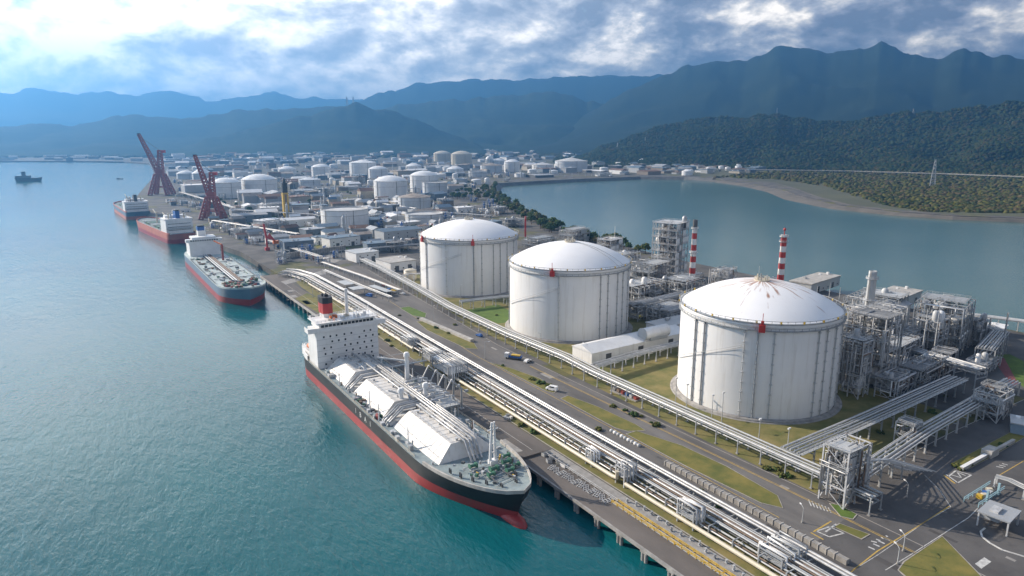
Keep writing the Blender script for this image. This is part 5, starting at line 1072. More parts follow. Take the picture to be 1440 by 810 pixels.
# ---- barrier walls
def barrier(label, a, b, h, th, m, name='barrier_wall', caps=True):
    a, b = Vector(a), Vector(b); l = (b - a).length; t = thing(name, label, 'wall', (a.x, a.y, 0), math.atan2(b.y - a.y, b.x - a.x))
    MB().use(m).box(0, l, -th / 2, th / 2, 0, h).build('wall', parent=t)
    if caps:
        for k in range(min(40, int(l / 2.4))): MB().use(M_lconc).box(k * 2.4, k * 2.4 + .35, -th / 2 - .2, th / 2 + .2, 0, h + .15).build('pillar', parent=t)
    return t
barrier('long grey pillared wall between the long rack and the near service road', (160.6, 152), (160.2, 86), 1.5, 1.4, M_conc)
barrier('pale low wall along the grass island by the middle gas tank', at(592, 450), at(664, 481), 1.6, 2.2, M_lconc, caps=False)
barrier('dark storm wall left of the two way racks, behind the tanker', at(400, 364), at(486, 352), 5, 1.2, M_conc)
# ---- debris and rubble heaps near the cream pipe
t = thing('scrap_heap', 'heap of pale scrap pipe fittings on the grass by the cream pipe', 'scrap heap', (*at(728, 585), 0))
for k in range(22): MB().use(R.choice([M_lgrey, M_lconc, M_steel, M_white])).cbox((R.uniform(-6, 4), R.uniform(-2.6, 2.6), R.uniform(.3, .9)), (R.uniform(.6, 2), R.uniform(.5, 1.6), R.uniform(.5, 1.1)), R.random() * 3).build('fitting', parent=t)
for k in range(9):
    x, y = at(860 + k * 4.8, 607 + k * 2.6); tag(MB().use(M_white if k % 2 else M_lgrey).lathe([(.7, 0), (.85, .35), (.6, .9), (.2, 1.05)], n=9).build('road_block', loc=(x, y, .02)), 'white rounded road block in the row at the edge of the service road', 'road block', 'white road blocks')
# ================================================================ vehicles, lamps, small things near the roads
def car(label, x, y, rz, m, kind='car', cat='car'):
    t = thing('parked_car' if kind == 'car' else kind, label, cat, (x, y, .03), rz)
    if kind in ('car', 'van'):
        L_, W_, H_ = (4.5, 1.85, 1.5) if kind == 'car' else (5.4, 2.0, 2.3)
        pr = [(-L_ / 2, .35), (L_ / 2, .35), (L_ / 2, .85), (L_ * .27, .98), (L_ * .12, H_), (-L_ * .34, H_), (-L_ * .46, 1.0), (-L_ / 2, .9)] if kind == 'car' else [(-L_ / 2, .35), (L_ / 2, .35), (L_ / 2, 1.1), (L_ * .32, 1.3), (L_ * .2, H_), (-L_ / 2, H_)]
        n = len(pr); V = [(a, s * W_ / 2 * (1 if b < 1.05 else .86), b) for s in (-1, 1) for a, b in pr]
        MB().use(m).add(V, [tuple(range(n)), tuple(reversed(range(n, 2 * n)))] + [(i, (i + 1) % n, n + (i + 1) % n, n + i) for i in range(n)]).build('body', parent=t, fix=True)
        for s in (-1, 1): MB().use(M_glass).cbox((-L_ * .08, s * W_ * .455, H_ * .8), (L_ * .4, .06, H_ * .24)).build('window', parent=t)
        MB().use(M_glass).beam((L_ * .27 + .02, 0, .99 if kind == 'car' else 1.32), (L_ * .13 + .05, 0, H_ - .05), W_ * .78, .05).build('windscreen', parent=t)
        wx = L_ * .3
    else:       # truck
        L_, W_ = 9.0, 2.5; MB().use(m).box(2.4, 4.5, -1.2, 1.2, .7, 3.0).build('cab', parent=t); MB().use(M_glass).box(4.5, 4.56, -1.05, 1.05, 1.8, 2.7).build('windscreen', parent=t)
        MB().use(M_dgrey).box(-4.4, 2.4, -1.15, 1.15, .7, 1.1).build('chassis', parent=t); MB().use(M_blue if m is not M_blue else M_lgrey).box(-4.4, 2.1, -1.2, 1.2, 1.1, 1.9).use(M_yellow).box(-3.6, 1.0, -1.0, 1.0, 1.9, 2.5).build('load_bed', parent=t); wx = 3.2
    for sx in (-1, 1):
        for sy in (-1, 1): MB().use(M_tyre).tube([(sx * wx, sy * (W_ / 2 - .22), .36 if kind != 'truck' else .5), (sx * wx, sy * (W_ / 2 + .02), .36 if kind != 'truck' else .5)], .36 if kind != 'truck' else .5, 12).build('wheel', parent=t)
    return t
car('white cabbed lorry with a yellow load standing on the road below the middle gas tank', *at(722, 505), 2.2, M_white, 'truck', 'lorry')
car('white car in front of the yellow loaded lorry', *at(742, 509), .4, M_white)
car('bright blue car alone on the road by the pale low wall', *at(674, 473), 1.7, M_blue)
car('white van parked in the gap between the two long grass islands', *at(776, 549), 2.0, M_white, 'van', 'van')
car('blue lorry near the grey parking canopies left of the farthest tank', *at(552, 412), 1.9, M_blue, 'truck', 'lorry')
car('white car by the parking canopies', *at(566, 414), 1.8, M_white)
car('red car under the end of the parking canopy', *at(541, 402), 1.8, M_red)
car('dark blue van at the corner of the parking canopies', *at(519, 417), 1.9, M_blue, 'van', 'van')
# pump skid under the inner rack
t = thing('pump_skid', 'pump skid with red and grey motors under the second rack', 'pump skid', (*at(880, 556), 0), 1.6)
MB().use(M_conc).box(-8, 8, -2, 2, 0, .4).build('base', parent=t)
for k in range(6): MB().use([M_cred, M_lgrey, M_blue, M_cred, M_brown, M_steel][k]).tube([(-6.6 + k * 2.6, -1.2, 1.3), (-6.6 + k * 2.6, 1.2, 1.3)], .85, 12).box(-7.2 + k * 2.6, -6 + k * 2.6, -1, 1, .4, .8).build('motor', parent=t)
# canopies and pump house
def canopy(label, px, py, w, d, h, rz):
    t = thing('canopy', label, 'canopy', (*at(px, py), 0), rz); MB().use(M_lgrey).box(-w / 2, w / 2, -d / 2, d / 2, h, h + .3).build('roof', parent=t)
    for sx in (-1, 1):
        for sy in (-1, 1): MB().use(M_frame).beam((sx * (w / 2 - .5), sy * (d / 2 - .5), 0), (sx * (w / 2 - .5), sy * (d / 2 - .5), h), .3).build('post', parent=t)
canopy('pale parking canopy left of the farthest tank, the shorter upper one', 486, 404, 7, 16, 3.4, .05)
canopy('pale parking canopy left of the farthest tank, the middle one', 502, 413, 9, 10, 4, .05)
canopy('long pale parking canopy beside the second rack', 535, 412, 5, 26, 3.2, .12)
x, y = at(505, 368); shed('pump_house', 'white flat roofed pump house beside the racks left of the farthest tank', 'building', x + 6, y + 8, 22, 22, 8, .1, 'flat', M_white, M_lgrey, .4, 2, 3)
x, y = at(575, 382); shed('workshop', 'pale workshop with a grey flat roof touching the farthest gas tank\'s left', 'building', x - 2, y + 22, 24, 26, 7, .1, 'flat', M_white, M_lconc, .5, 2, 3)
t = thing('water_drum', 'squat pale drum at the foot of the farthest gas tank', 'tank', (*at(577, 392), 0)); MB().use(M_cream).lathe([(5, 0), (5, 7), (3, 7.8), (.05, 8.2)], n=24).build('shell', parent=t); MB().use(M_frame).ring((0, 0), 5.1, 7.2, .15, 24).build('ring', parent=t)
# ---- lamp posts
def lamp(label, x, y, h=9.0, rz=0, group=None):
    t = thing('street_lamp', label, 'lamp post', (x, y, 0), rz, group)
    MB().use(M_lgrey).tube([(0, 0, 0), (0, 0, h)], [.16, .09], 8).tube([(0, 0, h), (.9, 0, h + .35), (1.8, 0, h + .4)], .07, 6).build('pole', parent=t)
    MB().use(M_white).cbox((2.1, 0, h + .4), (.9, .35, .16)).build('lamp_head', parent=t); MB().use(M_conc).lathe([(.35, 0), (.3, .5)], n=8).build('base', parent=t)
    return t
for px, py in ((440, 418), (690, 560), (745, 600), (610, 452), (682, 505), (648, 420), (722, 450), (760, 492), (825, 508), (560, 408), (505, 452)):
    lamp('grey lamp post standing along the roads beside the racks', *at(px, py), 9, R.uniform(0, 6), 'lamp posts along the roads')
for px, py, lb in ((1262, 793, 'grey lamp post at the corner of the triangular lawn, nearest the bottom edge'), (1270, 775, 'grey lamp post on the yard just above the triangular lawn'), (1275, 700, 'grey lamp post in the shade beside the sloping pipes'), (1128, 735, 'short sign post on the open asphalt left of the painted arrow box')):
    lamp(lb, *at(px, py), 4.5, 1.0)
for px, py in ((985, 602), (1090, 655), (1050, 640), (935, 575), (1000, 598), (950, 585)):
    x, y = at(px, py); x += 6; t = thing('flood_light', 'tall floodlight pole on the lawn by the second rack', 'lamp post', (x, y, 0), 0, 'floodlight poles on the tank lawn'); MB().use(M_lgrey).tube([(0, 0, 0), (0, 0, 12)], [.2, .1], 8).build('pole', parent=t); MB().use(M_white).cbox((0, 0, 12.2), (1.3, .4, .5)).build('lamp_head', parent=t)
# ---- bushes on islands and verges
def clump_mesh(name, rad, n, mats, seed, squash=.7, size=.35, up=0.0):
    rng = np.random.default_rng(seed); d = rng.normal(size=(n, 3)); d /= np.linalg.norm(d, axis=1)[:, None]; d[:, 2] = np.abs(d[:, 2]) * squash
    P = d * rad * rng.uniform(.45, 1, (n, 1)); P[:, 2] += up; rd = rng.uniform(size * .6, size * 1.3, n) * rad
    k = len(ICV); V = ICV[None] * (1 + rng.uniform(-.45, .35, (n, k, 1))); V = V * rd[:, None, None] + P[:, None, :]
    F = ICF[None] + (np.arange(n) * k)[:, None, None]; return raw_mesh(name, V.reshape(-1, 3), F.reshape(-1, 3), mats, np.repeat(rng.integers(0, len(mats), n), len(ICF)))
bush0 = [tag(clump_mesh('bush', 1.0, 26, [M_leaf[a], M_leaf[b]], 40 + a, .8, .34), 'low dark bush on the grass strips between road and racks', 'bush', 'bushes on the grass strips') for a, b in ((0, 1), (2, 0), (1, 2))]
bp = [(862, 572), (878, 578), (893, 583), (902, 588), (915, 594), (925, 597), (750, 534), (760, 538), (768, 541), (775, 545), (706, 513), (640, 458), (630, 470), (616, 460), (1092, 662), (1100, 668), (1108, 672), (1078, 660), (530, 470), (545, 478), (552, 485), (735, 597), (752, 607), (930, 690), (700, 445), (890, 585), (1360, 655), (1352, 660), (1410, 628), (842, 606), (1330, 560), (1310, 580), (1240, 610), (560, 445), (588, 450), (1345, 655), (985, 690), (1012, 712)]
for k, (px, py) in enumerate(bp):
    x, y = at(px + R.uniform(-2, 2), py + R.uniform(-2, 2)); s = R.uniform(.7, 1.9)
    if k < 3: o = bush0[k]; o.location = (x, y, .2); o.scale = (s, s, s * .8)
    else: dup(bush0[k % 3], (x, y, .2), R.random() * 6, scale=(s, s * R.uniform(.8, 1.3), s * .8), tree=[])
o = bush0[0]
# ================================================================ tank farm beyond the gas tanks
FT = []     # occupied circles (x, y, r)
for q in ((245.6, 179.6, 50), (240.5, 310.5, 50), (243.2, 436, 50)): FT.append(q)
def farm_tank(label, px, base, top, wpx, roof, mw, mr=None, rise=None, rings=2):
    """tank whose wall foot shows at pixel row base, wall top at row top, wpx wide"""
    x, y = at(px, base); D = math.hypot(x, y); sl = math.hypot(D, CAM_H); cosx = math.cos(math.atan((px - 720) / CAM_F)); r = wpx / 2 * sl / CAM_F * cosx * 1.0
    x += x / D * r; y += y / D * r; dpx = base - top; h = max(4, dpx * sl * cosx / CAM_F / max(.6, math.cos(math.atan(CAM_H / D))) * .97)
    t = thing('storage_tank', label, 'storage tank', (x, y, 0)); FT.append((x, y, r + 6)); mr = mr or mw
    MB().use(mw).lathe([(r, 0), (r, h)], n=48, cap=False).build('shell', parent=t)
    mb = MB().use(mr)
    if roof == 'dome':
        rise = rise or r * .30; Rs = (r * r + rise * rise) / (2 * rise); mb.lathe([(r + .3, h - .5), (r + .3, h)] + [(max(.01, Rs * math.sin(math.asin(r / Rs) * (1 - i / 10))), h + rise - Rs + Rs * math.cos(math.asin(r / Rs) * (1 - i / 10))) for i in range(11)], n=48, cap=False)
    elif roof == 'cone':
        rise = rise or r * .2; mb.lathe([(r + .3, h - .4), (r + .3, h), (1.5, h + rise), (.02, h + rise + .2)], n=48, cap=False, smooth=False)
    elif roof == 'ball': mb.lathe([(r * math.cos(a), h + r * .1 + r * math.sin(a)) for a in [PI / 2 * i / 8 for i in range(9)]], n=32, cap=False)
    else: mb.lathe([(r, h - 1.8), (r * .985, h - 1.8), (.02, h - 1.5)], n=48, cap=False); mb.lathe([(r - .25, h - 2), (r - .25, h)], n=48, cap=False)
    mb.build('roof', parent=t)
    for k in range(rings): MB().use(M_lgrey).ring((0, 0), r + .35, h * (1 - .28 * k) - .4, .3, 40, seg=5).build('ring', parent=t)
    az = math.atan2(-y, -x)
    for da in (-.9, .35): a = az + da; MB().use(M_dgrey).beam(((r + .4) * math.cos(a), (r + .4) * math.sin(a), 0), ((r + .4) * math.cos(a), (r + .4) * math.sin(a), h), .5).build('ladder', parent=t)
    MB().use(M_lgrey).rail([((r + .2) * math.cos(q * PI / 12), (r + .2) * math.sin(q * PI / 12), h) for q in range(24)], 1.1, 6, .12, True).build('railing', parent=t)
    return t
M_tg = paint('farm_tank_grey', (.60, .63, .66), .35); M_tw = paint('farm_tank_white', (.78, .79, .79), .25); M_roofw = mat('farm_roof_pale', (.60, .60, .59), (.44, .44, .43), scale=.1, rough=.7)
for a in (
    ('white domed tank right behind the red and white crane', 319, 279, 257, 41, 'dome', M_tw, M_tw),
    ('white domed tank second from the red and white crane', 366, 276, 253, 48, 'dome', M_tw, M_tw),
    ('grey cone roofed tank left behind the yellow tipped column', 436, 265, 253, 30, 'cone', M_tg, M_tg),
    ('tall white tank standing above the grey cone roofed one', 452, 249, 235, 26, 'dome', M_tw, M_tw),
    ('broad pale open topped tank nearest to the jetty road', 486, 323, 296, 67, 'open', M_tw, M_roofw),
    ('tall white tank at the back of the tank farm', 511, 249, 229, 37, 'cone', M_tw, M_tw),
    ('lower white tank against the right of the tall one at the back', 532, 251, 238, 27, 'dome', M_tw, M_tw),
    ('large white domed tank with white ribs, centre of the tank farm', 550, 282, 255, 47, 'dome', M_tw, M_tw),
    ('white domed tank just right of the large ribbed one', 597, 271, 247, 40, 'dome', M_tw, M_tw),
    ('blue grey flat topped tank closest to the shoreline trees', 612, 276, 257, 35, 'open', M_tg, M_roofw),
    ('grey tank under a brown weathered cone roof', 583, 296, 278, 46, 'cone', M_tg, M_grime_roof),
    ('low wide pale tank left behind the farthest gas tank', 597, 317, 302, 54, 'open', M_tg, M_roofw),
    ('cream tank, the left of the big cream pair', 622, 227, 216, 24, 'dome', M_cream, M_cream),
    ('cream tank, the right of the big cream pair', 649, 232, 217, 29, 'dome', M_cream, M_cream),
    ('white stepped tank with a small dome near the far end of the lagoon', 720, 242, 228, 22, 'dome', M_tw, M_tw),
    ('pale cone roofed tank between the stepped tank and the widest one', 763, 242, 232, 30, 'cone', M_tw, M_roofw),
    ('widest pale tank with a post on its roof at the far end of the lagoon', 803, 242, 227, 46, 'cone', M_tg, M_roofw),
    ('low tank with a brown cone roof left of the stepped tank', 691, 243, 233, 31, 'cone', M_tg, M_grime_roof),
    ('small white dome behind the brown cone roof', 701, 231, 226, 18, 'dome', M_tw, M_tw),
    ('white ball topped tank left of the small white dome', 688, 231, 225, 10, 'ball', M_tw, M_tw),
    ('white tent like cone tank by the harbour cranes', 903, 232, 228, 27, 'cone', M_tw, M_tw, 12),
    ('short white tank in front of the cream pair', 640, 246, 238, 24, 'dome', M_tw, M_tw),
    ('dull pale tank in front of the lagoon road', 672, 249, 241, 26, 'open', M_tg, M_roofw),
    ('pale tank beside the crane nearest the ships', 285, 256, 244, 26, 'cone', M_tg, M_tw, 14),
    ('grey tank farthest left in the tank farm behind the cranes', 262, 252, 244, 24, 'dome', M_tg, M_tw),
    ('white tank in the middle distance above the yellow tipped column', 404, 247, 238, 24, 'dome', M_tw, M_tw),
    ('small white domed tank between the ribbed tank and the cream pair', 582, 243, 234, 22, 'dome', M_tw, M_tw)): farm_tank(*a)
# ================================================================ buildings of the works and the town
def free(x, y, r):
    for a, b, c in FT:
        if (x - a) ** 2 + (y - b) ** 2 < (r + c) ** 2: return False
    return True
LAGP = LAG[:23]
def inside(poly, x, y):
    c = False; n = len(poly)
    for i in range(n):
        (x0, y0), (x1, y1) = poly[i], poly[(i + 1) % n]
        if (y0 > y) != (y1 > y) and x < (x1 - x0) * (y - y0) / (y1 - y0) + x0: c = not c
    return c
LAND = poly_land = coast + [(-13000, 13500), (13000, 13500), (13000, 1000), (5000, 200), (3200, -200), (2000, 0)] + LAG[:23]
def dry(x, y, m):
    return all(inside(LAND, x + dx, y + dy) for dx, dy in ((m, 0), (-m, 0), (0, m), (0, -m)))
W_CH = [(M_white, 'white'), (M_lgrey, 'grey'), (mat('wall_cream', (.42, .38, .31), rough=.8), 'cream'), (mat('wall_tan', (.25, .21, .17), rough=.8), 'tan'), (mat('wall_bluegrey', (.16, .20, .24), rough=.7), 'blue grey'), (M_grey, 'dark grey'), (M_lgrey, 'grey'), (M_dgrey, 'black')]
R_CH = [(mat('roof_pale', (.40, .41, .42), (.28, .29, .30), scale=.08, rough=.7), 'pale'), (mat('roof_rust', (.19, .11, .08), (.13, .08, .06), scale=.1, rough=.8), 'rusty'), (mat('roof_blue', (.12, .18, .25), (.09, .14, .19), scale=.1, rough=.6), 'blue'), (M_grey, 'dark'), (mat('roof_white', (.74, .75, .75), (.62, .62, .62), scale=.08, rough=.6), 'white'), (M_grime_roof, 'brown')]
PROTO = {}; CNT = {}
def building(px, py, w, d, h, wi, ri, roof, where, big):
    x, y = at(px, py); r = max(w, d) * .5
    if not free(x, y, r * .8) or not dry(x, y, r * 1.1): return None
    FT.append((x, y, r * .8)); rz = R.choice([0, 0, .1, PI / 2, .35, -.15]) + R.uniform(-.04, .04)
    nm = 'house' if 'town' in where else 'warehouse' if roof == 'gable' else 'building'; lab = f"{'large' if w * d > 900 else 'small'} {W_CH[wi][1]} {nm} with {R_CH[ri][1]} roof {where}"; g = f"{nm}s {where}"
    key = (wi, ri, roof, big, nm)
    if key not in PROTO:
        b_ = shed(nm, lab, nm, x, y, 30, 20, 8, rz, roof, W_CH[wi][0], R_CH[ri][0], 3 if roof == 'gable' else .8, 2 if big else 0, 4 if big and roof != 'gable' else 0, g, seed=len(PROTO), parts=big)
        PROTO[key] = (b_, tree_of(b_)); b_.scale = (w / 30, d / 20, h / 8)
        return b_
    return dup(PROTO[key][0], (x, y, 0), rz, lab, g, (w / 30, d / 20, h / 8), tree=PROTO[key][1])
def fill(region, n, sizes, where, big, hs=(5, 12)):
    k = 0
    for q in range(n * 12):
        if k >= n: break
        px = R.uniform(min(p[0] for p in region), max(p[0] for p in region)); py = R.uniform(min(p[1] for p in region), max(p[1] for p in region))
        if not inside(region, px, py): continue
        w = R.uniform(*sizes); o = building(px, py, w, w * R.uniform(.4, .9), R.uniform(*hs), R.randrange(len(W_CH)), R.randrange(len(R_CH)), R.choice(['gable', 'gable', 'flat']), where, big)
        if o: k += 1
# hand placed sheds of the foreground works
for (px, py, w, d, h, wi, ri, rf, lab) in (
    (480, 345, 34, 18, 9, 0, 2, 'flat', 'long white fronted shed with a blue roof on the bright lawn'), (560, 338, 44, 22, 12, 1, 2, 'gable', 'wide grey shed with a blue roof left of the farthest gas tank'),
    (535, 352, 30, 16, 8, 4, 2, 'flat', 'blue grey shed in front of the wide grey shed'), (418, 352, 28, 20, 10, 4, 2, 'flat', 'dark blue shed behind the storm wall by the red crane'),
    (440, 330, 24, 18, 7, 4, 3, 'flat', 'flat dark building between the lawn and the yellow tipped column'), (478, 294, 26, 16, 9, 3, 1, 'gable', 'rust red brick shed behind the broad open topped tank'),
    (420, 318, 40, 16, 9, 0, 4, 'gable', 'white roofed shed at the foot of the yellow tipped column'), (350, 310, 44, 22, 8, 4, 0, 'gable', 'blue grey hall behind the red and white crane\'s feet'),
    (665, 320, 20, 14, 8, 2, 5, 'gable', 'cream house between the shoreline trees and the farthest dome'), (690, 322, 24, 14, 9, 4, 2, 'flat', 'blue grey building by the shoreline trees behind the farthest dome'),
    (650, 300, 26, 18, 9, 0, 4, 'flat', 'white flat building below the shoreline trees'), (575, 320, 26, 12, 7, 1, 4, 'flat', 'pale flat building beside the low wide tank')):
    x, y = at(px, py); FT.append((x, y, w * .5)); shed('warehouse', lab, 'warehouse', x, y, w, d, h, R.uniform(-.1, .2), rf, W_CH[wi][0], R_CH[ri][0], 2.4 if rf == 'gable' else .6, 2, 4, seed=int(px))
# the fenced works, the tank farm, the plain and the far town
TREE_ROW = [(628, 276), (650, 272), (672, 262), (686, 268), (700, 284), (722, 300), (752, 314), (790, 328)]
fill([(330, 335), (430, 300), (620, 300), (640, 330), (600, 345), (420, 345)], 46, (9, 24), 'in the works left of the farthest gas tank', True, (4, 8))
fill([(330, 290), (520, 285), (640, 285), (620, 318), (330, 318)], 56, (12, 32), 'among the nearer tanks of the tank farm', True, (5, 11))
st = MB().use(M_tw).lathe([(9, 0), (9, 10)], n=28, cap=False).lathe([(9.2, 9.8), (9.2, 10.1), (6, 11.4), (.02, 12.2)], n=28, cap=False).build('round_tank'); tag(st, 'white round tank with a low cone roof in the hazy back rows', 'storage tank', 'round tanks in the back rows'); k = 0
for q in range(900):
    px, py = R.uniform(250, 1040), R.uniform(222, 262); x, y = at(px, py); s = R.uniform(.6, 1.7)
    if k >= 62 or not dry(x, y, 22) or not free(x, y, 9 * s): continue
    FT.append((x, y, 9 * s)); sc3 = (s, s, R.uniform(.8, 1.3)); k += 1
    if k == 1: st.location = (x, y, 0)
    else: dup(st, (x, y, 0), scale=sc3, tree=[])
fill([(250, 250), (420, 243), (640, 243), (660, 262), (600, 290), (330, 290), (280, 275)], 84, (16, 50), 'among the middle rows of the tank farm', False, (5, 14))
fill([(240, 234), (560, 226), (700, 226), (900, 236), (1010, 240), (860, 248), (690, 250), (420, 250), (250, 252)], 110, (20, 60), 'in the hazy works behind the tank farm', False, (6, 16))
fill([(860, 232), (1070, 236), (1080, 243), (900, 247)], 34, (24, 60), 'along the far shore of the lagoon', False, (5, 11))
fill([(230, 222), (500, 215), (900, 214), (880, 226), (560, 226), (240, 236)], 190, (22, 70), 'in the far town under the hills', False, (7, 18))
fill([(540, 205), (820, 198), (860, 208), (700, 216), (430, 217)], 60, (50, 120), 'on the farthest edge of the town', False, (9, 22))
fill([(0, 222), (100, 221), (210, 224), (200, 227), (0, 226)], 16, (30, 60), 'on the far left coast', False, (8, 14))
for k, (px, py, z) in enumerate(((805, 197, 34), (795, 199, 28), (815, 198, 30), (830, 197, 26), (782, 200, 26), (838, 199, 30))):
    x, y = at(px, py); o = shed('apartment_block', f"{['pinkish', 'white', 'grey', 'pale blue', 'cream', 'tan'][k]} high block of flats on the valley floor far behind the lagoon", 'building', x, y, 50, 40, z * 1.5, .3, 'flat', W_CH[[3, 0, 1, 4, 2, 3][k]][0], R_CH[0][0], 1.5, 0, 0, None, k, False)
# ---------------------------------------------------------------- small works clutter: pipe bridges, vessels, columns
for k, (p0, p1, z, lab) in enumerate((
    ((420, 268), (590, 272), 9, 'long grey pipe bridge crossing the tank farm before the white tanks'), ((330, 303), (470, 312), 8, 'pipe bridge from the yellow tipped column to the open topped tank'),
    ((300, 318), (420, 338), 7, 'pipe bridge along the quay behind the tanker'), ((330, 300), (300, 285), 6, 'short pipe bridge by the crane feet'), ((455, 332), (580, 330), 7, 'pipe bridge before the low wide tank'),
    ((520, 290), (585, 300), 7, 'bent pipe bridge between the brown roofed tank and the open topped one'), ((600, 305), (690, 312), 8, 'pipe bridge by the shoreline houses'), ((640, 250), (860, 248), 10, 'pipe bridge along the end of the lagoon'),
    ((380, 345), (460, 372), 5, 'pipe run beside the storm wall'), ((500, 360), (590, 352), 6, 'pipe run above the white pump house'), ((250, 275), (330, 300), 8, 'pipe run along the quay between the two cranes'))):
    pipe_rack('pipe_rack', lab, [at(*p0), at(*p1)], z, [(-2, .35, 0, M_grey), (-.4, .3, 0, M_lgrey), (.9, .3, 0, M_brown), (1.9, .3, 0, M_steel)], 18, 5.5, .6, M_frame, z * .6, seed=60 + k, tray=True)
for k, (px, py, w_, d_, f_, lab) in enumerate(((455, 318, 16, 12, 3, 'left of the broad open topped tank'), (520, 312, 22, 14, 2, 'right of the broad open topped tank'), (640, 318, 26, 16, 2, 'between the low wide tank and the farthest dome'), (625, 292, 18, 14, 3, 'behind the blue grey flat topped tank'), (503, 262, 18, 14, 5, 'before the tall white tank at the back'), (455, 275, 30, 18, 3, 'under the grey cone roofed tank'), (385, 322, 30, 18, 2, 'behind the red crane'), (345, 332, 26, 16, 2, 'beside the stern of the tanker'), (700, 300, 24, 16, 2, 'among the shoreline trees'), (720, 318, 26, 16, 2, 'at the end of the shoreline trees'), (560, 352, 24, 14, 2, 'beside the wide grey shed'), (380, 300, 30, 20, 3, 'left of the yellow tipped column'))):
    x, y = at(px, py); FT.append((x, y, 14)); structure('process_structure', 'small process structure ' + lab, 'process structure', x, y, w_, d_, f_, 4.6, R.uniform(0, .4), M_frame, .8, seed=80 + k, vessels=4)
FT_TREES = list(FT)
fill([(240, 300), (330, 330), (420, 372), (400, 345), (340, 300), (260, 268), (230, 262)], 26, (7, 16), 'on the quay beside the moored ships', True, (3, 6))
SK = []
for k in range(5):       # skid mounted equipment, five kinds
    rg = random.Random(k + 5); t = thing('equipment_skid', ['pale pump skid with a drum and bent pipes', 'grey skid with two upright vessels', 'low grey pipe manifold skid', 'rusty framed filter skid', 'white tank skid with a ladder frame'][k] + ' in the works among the tanks', 'equipment', (0, 0, 0), 0, 'equipment skids in the works')
    mb = MB().use([M_lgrey, M_grey, M_frame, M_brown, M_wframe][k]); w_, d_, h_ = 9, 6, 5 + k % 3
    for sx in (-1, 1):
        for sy in (-1, 1): mb.beam((sx * w_ / 2, sy * d_ / 2, 0), (sx * w_ / 2, sy * d_ / 2, h_), .35)
        mb.beam((-w_ / 2, sx * d_ / 2, h_), (w_ / 2, sx * d_ / 2, h_), .3); mb.beam((sx * w_ / 2, -d_ / 2, h_ * .5), (sx * w_ / 2, d_ / 2, h_ * .5), .3)
    mb.build('frame', parent=t); MB().use(M_conc).box(-w_ / 2, w_ / 2, -d_ / 2, d_ / 2, 0, .3).build('base', parent=t)
    for q in range(3): MB().use(rg.choice([M_lgrey, M_white, M_grey, M_cred, M_blue])).lathe([(.4, 0), (1.1, .4), (1.1, 3 + rg.random() * 3), (.3, 6.4)], (-3 + q * 3, rg.uniform(-1.5, 1.5), .3), n=10).build('vessel', parent=t)
    for q in range(5): MB().use(rg.choice(MPX)).tube([(rg.uniform(-5, 5), -4, 1 + q), (rg.uniform(-5, 5), 0, 1 + q), (rg.uniform(-5, 5), 4.5, .8 + q)], .25, 6).build('pipe', parent=t)
    SK.append((t, tree_of(t)))
k = 0
while k < 170:
    px, py = R.uniform(240, 720), R.uniform(246, 372); x, y = at(px, py)
    if x < 140 or (py > 335 and px > 480) or not dry(x, y, 8) or not free(x, y, 5): continue
    FT.append((x, y, 5)); o, tr = SK[k % 5]; s = R.uniform(.7, 1.5)
    if k < 5: o.location = (x, y, 0); o.rotation_euler = (0, 0, R.random() * 3)
    else: dup(o, (x, y, 0), R.random() * 3, scale=(s, s, s * R.uniform(.7, 1.4)), tree=tr)
    k += 1
for k in range(16):
    px, py = R.uniform(330, 470), R.uniform(318, 400); a_ = [at(px + R.uniform(14, 26) * math.cos(q), py + R.uniform(4, 8) * math.sin(q)) for q in (0, 1.2, 2.4, 3.6, 4.9)]
    if all(x > 140 for x, y in a_) and py < 372: pave('grass_patch', a_, .03 + k * .004, R.choice([M_grass, M_lawn, M_dgrass, M_conc, M_yard]), 'stuff')
pv = MB().use(M_white).tube([(-7, 0, 2.6), (-6, 0, 2.6), (6, 0, 2.6), (7, 0, 2.6)], [.5, 1.7, 1.7, .5], 14); pv.use(M_conc).box(-4.4, -3.6, -1.4, 1.4, 0, 1.5).box(3.6, 4.4, -1.4, 1.4, 0, 1.5); pv0 = pv.build('bullet_tank'); n0 = 0
cv0 = MB().use(M_lgrey).lathe([(1.5, 0), (1.5, 17), (1.0, 18), (.5, 18.3), (.5, 21)], n=12).use(M_wframe).lathe([(1.5, 11), (2.4, 11), (2.4, 11.2), (1.5, 11.2)], n=12, cap=False).build('column_vessel')
md0 = MB().use(M_frame).tube([(0, 0, 0), (0, 0, 24)], [.55, .2], 6).beam((-2, 0, 22), (2, 0, 22), .3).build('light_mast')
for o, nm, n, lab, cat, g in ((pv0, 0, 34, 'white bullet shaped tank lying between the tanks of the farm', 'tank', 'bullet tanks of the tank farm'), (cv0, 0, 26, 'upright pale vessel rising among the low sheds of the works', 'vessel', 'upright vessels of the works'), (md0, 0, 44, 'thin light mast sticking up over the sheds of the works', 'mast', 'light masts of the works')):
    tag(o, lab, cat, g); k = 0; first = True
    while k < n:
        px, py = R.uniform(300, 900), R.uniform(236, 340)
        if py > 260 and px > 640: continue
        if py > 300 and px < 360: continue
        x, y = at(px, py)
        if not dry(x, y, 12) or not free(x, y, 3): continue
        FT.append((x, y, 5)); k += 1; s = R.uniform(.7, 1.2)
        if first: o.location = (x, y, 0); o.rotation_euler = (0, 0, R.random() * 3); first = False
        else: dup(o, (x, y, 0), R.random() * 3, scale=(s, s, s), tree=[])
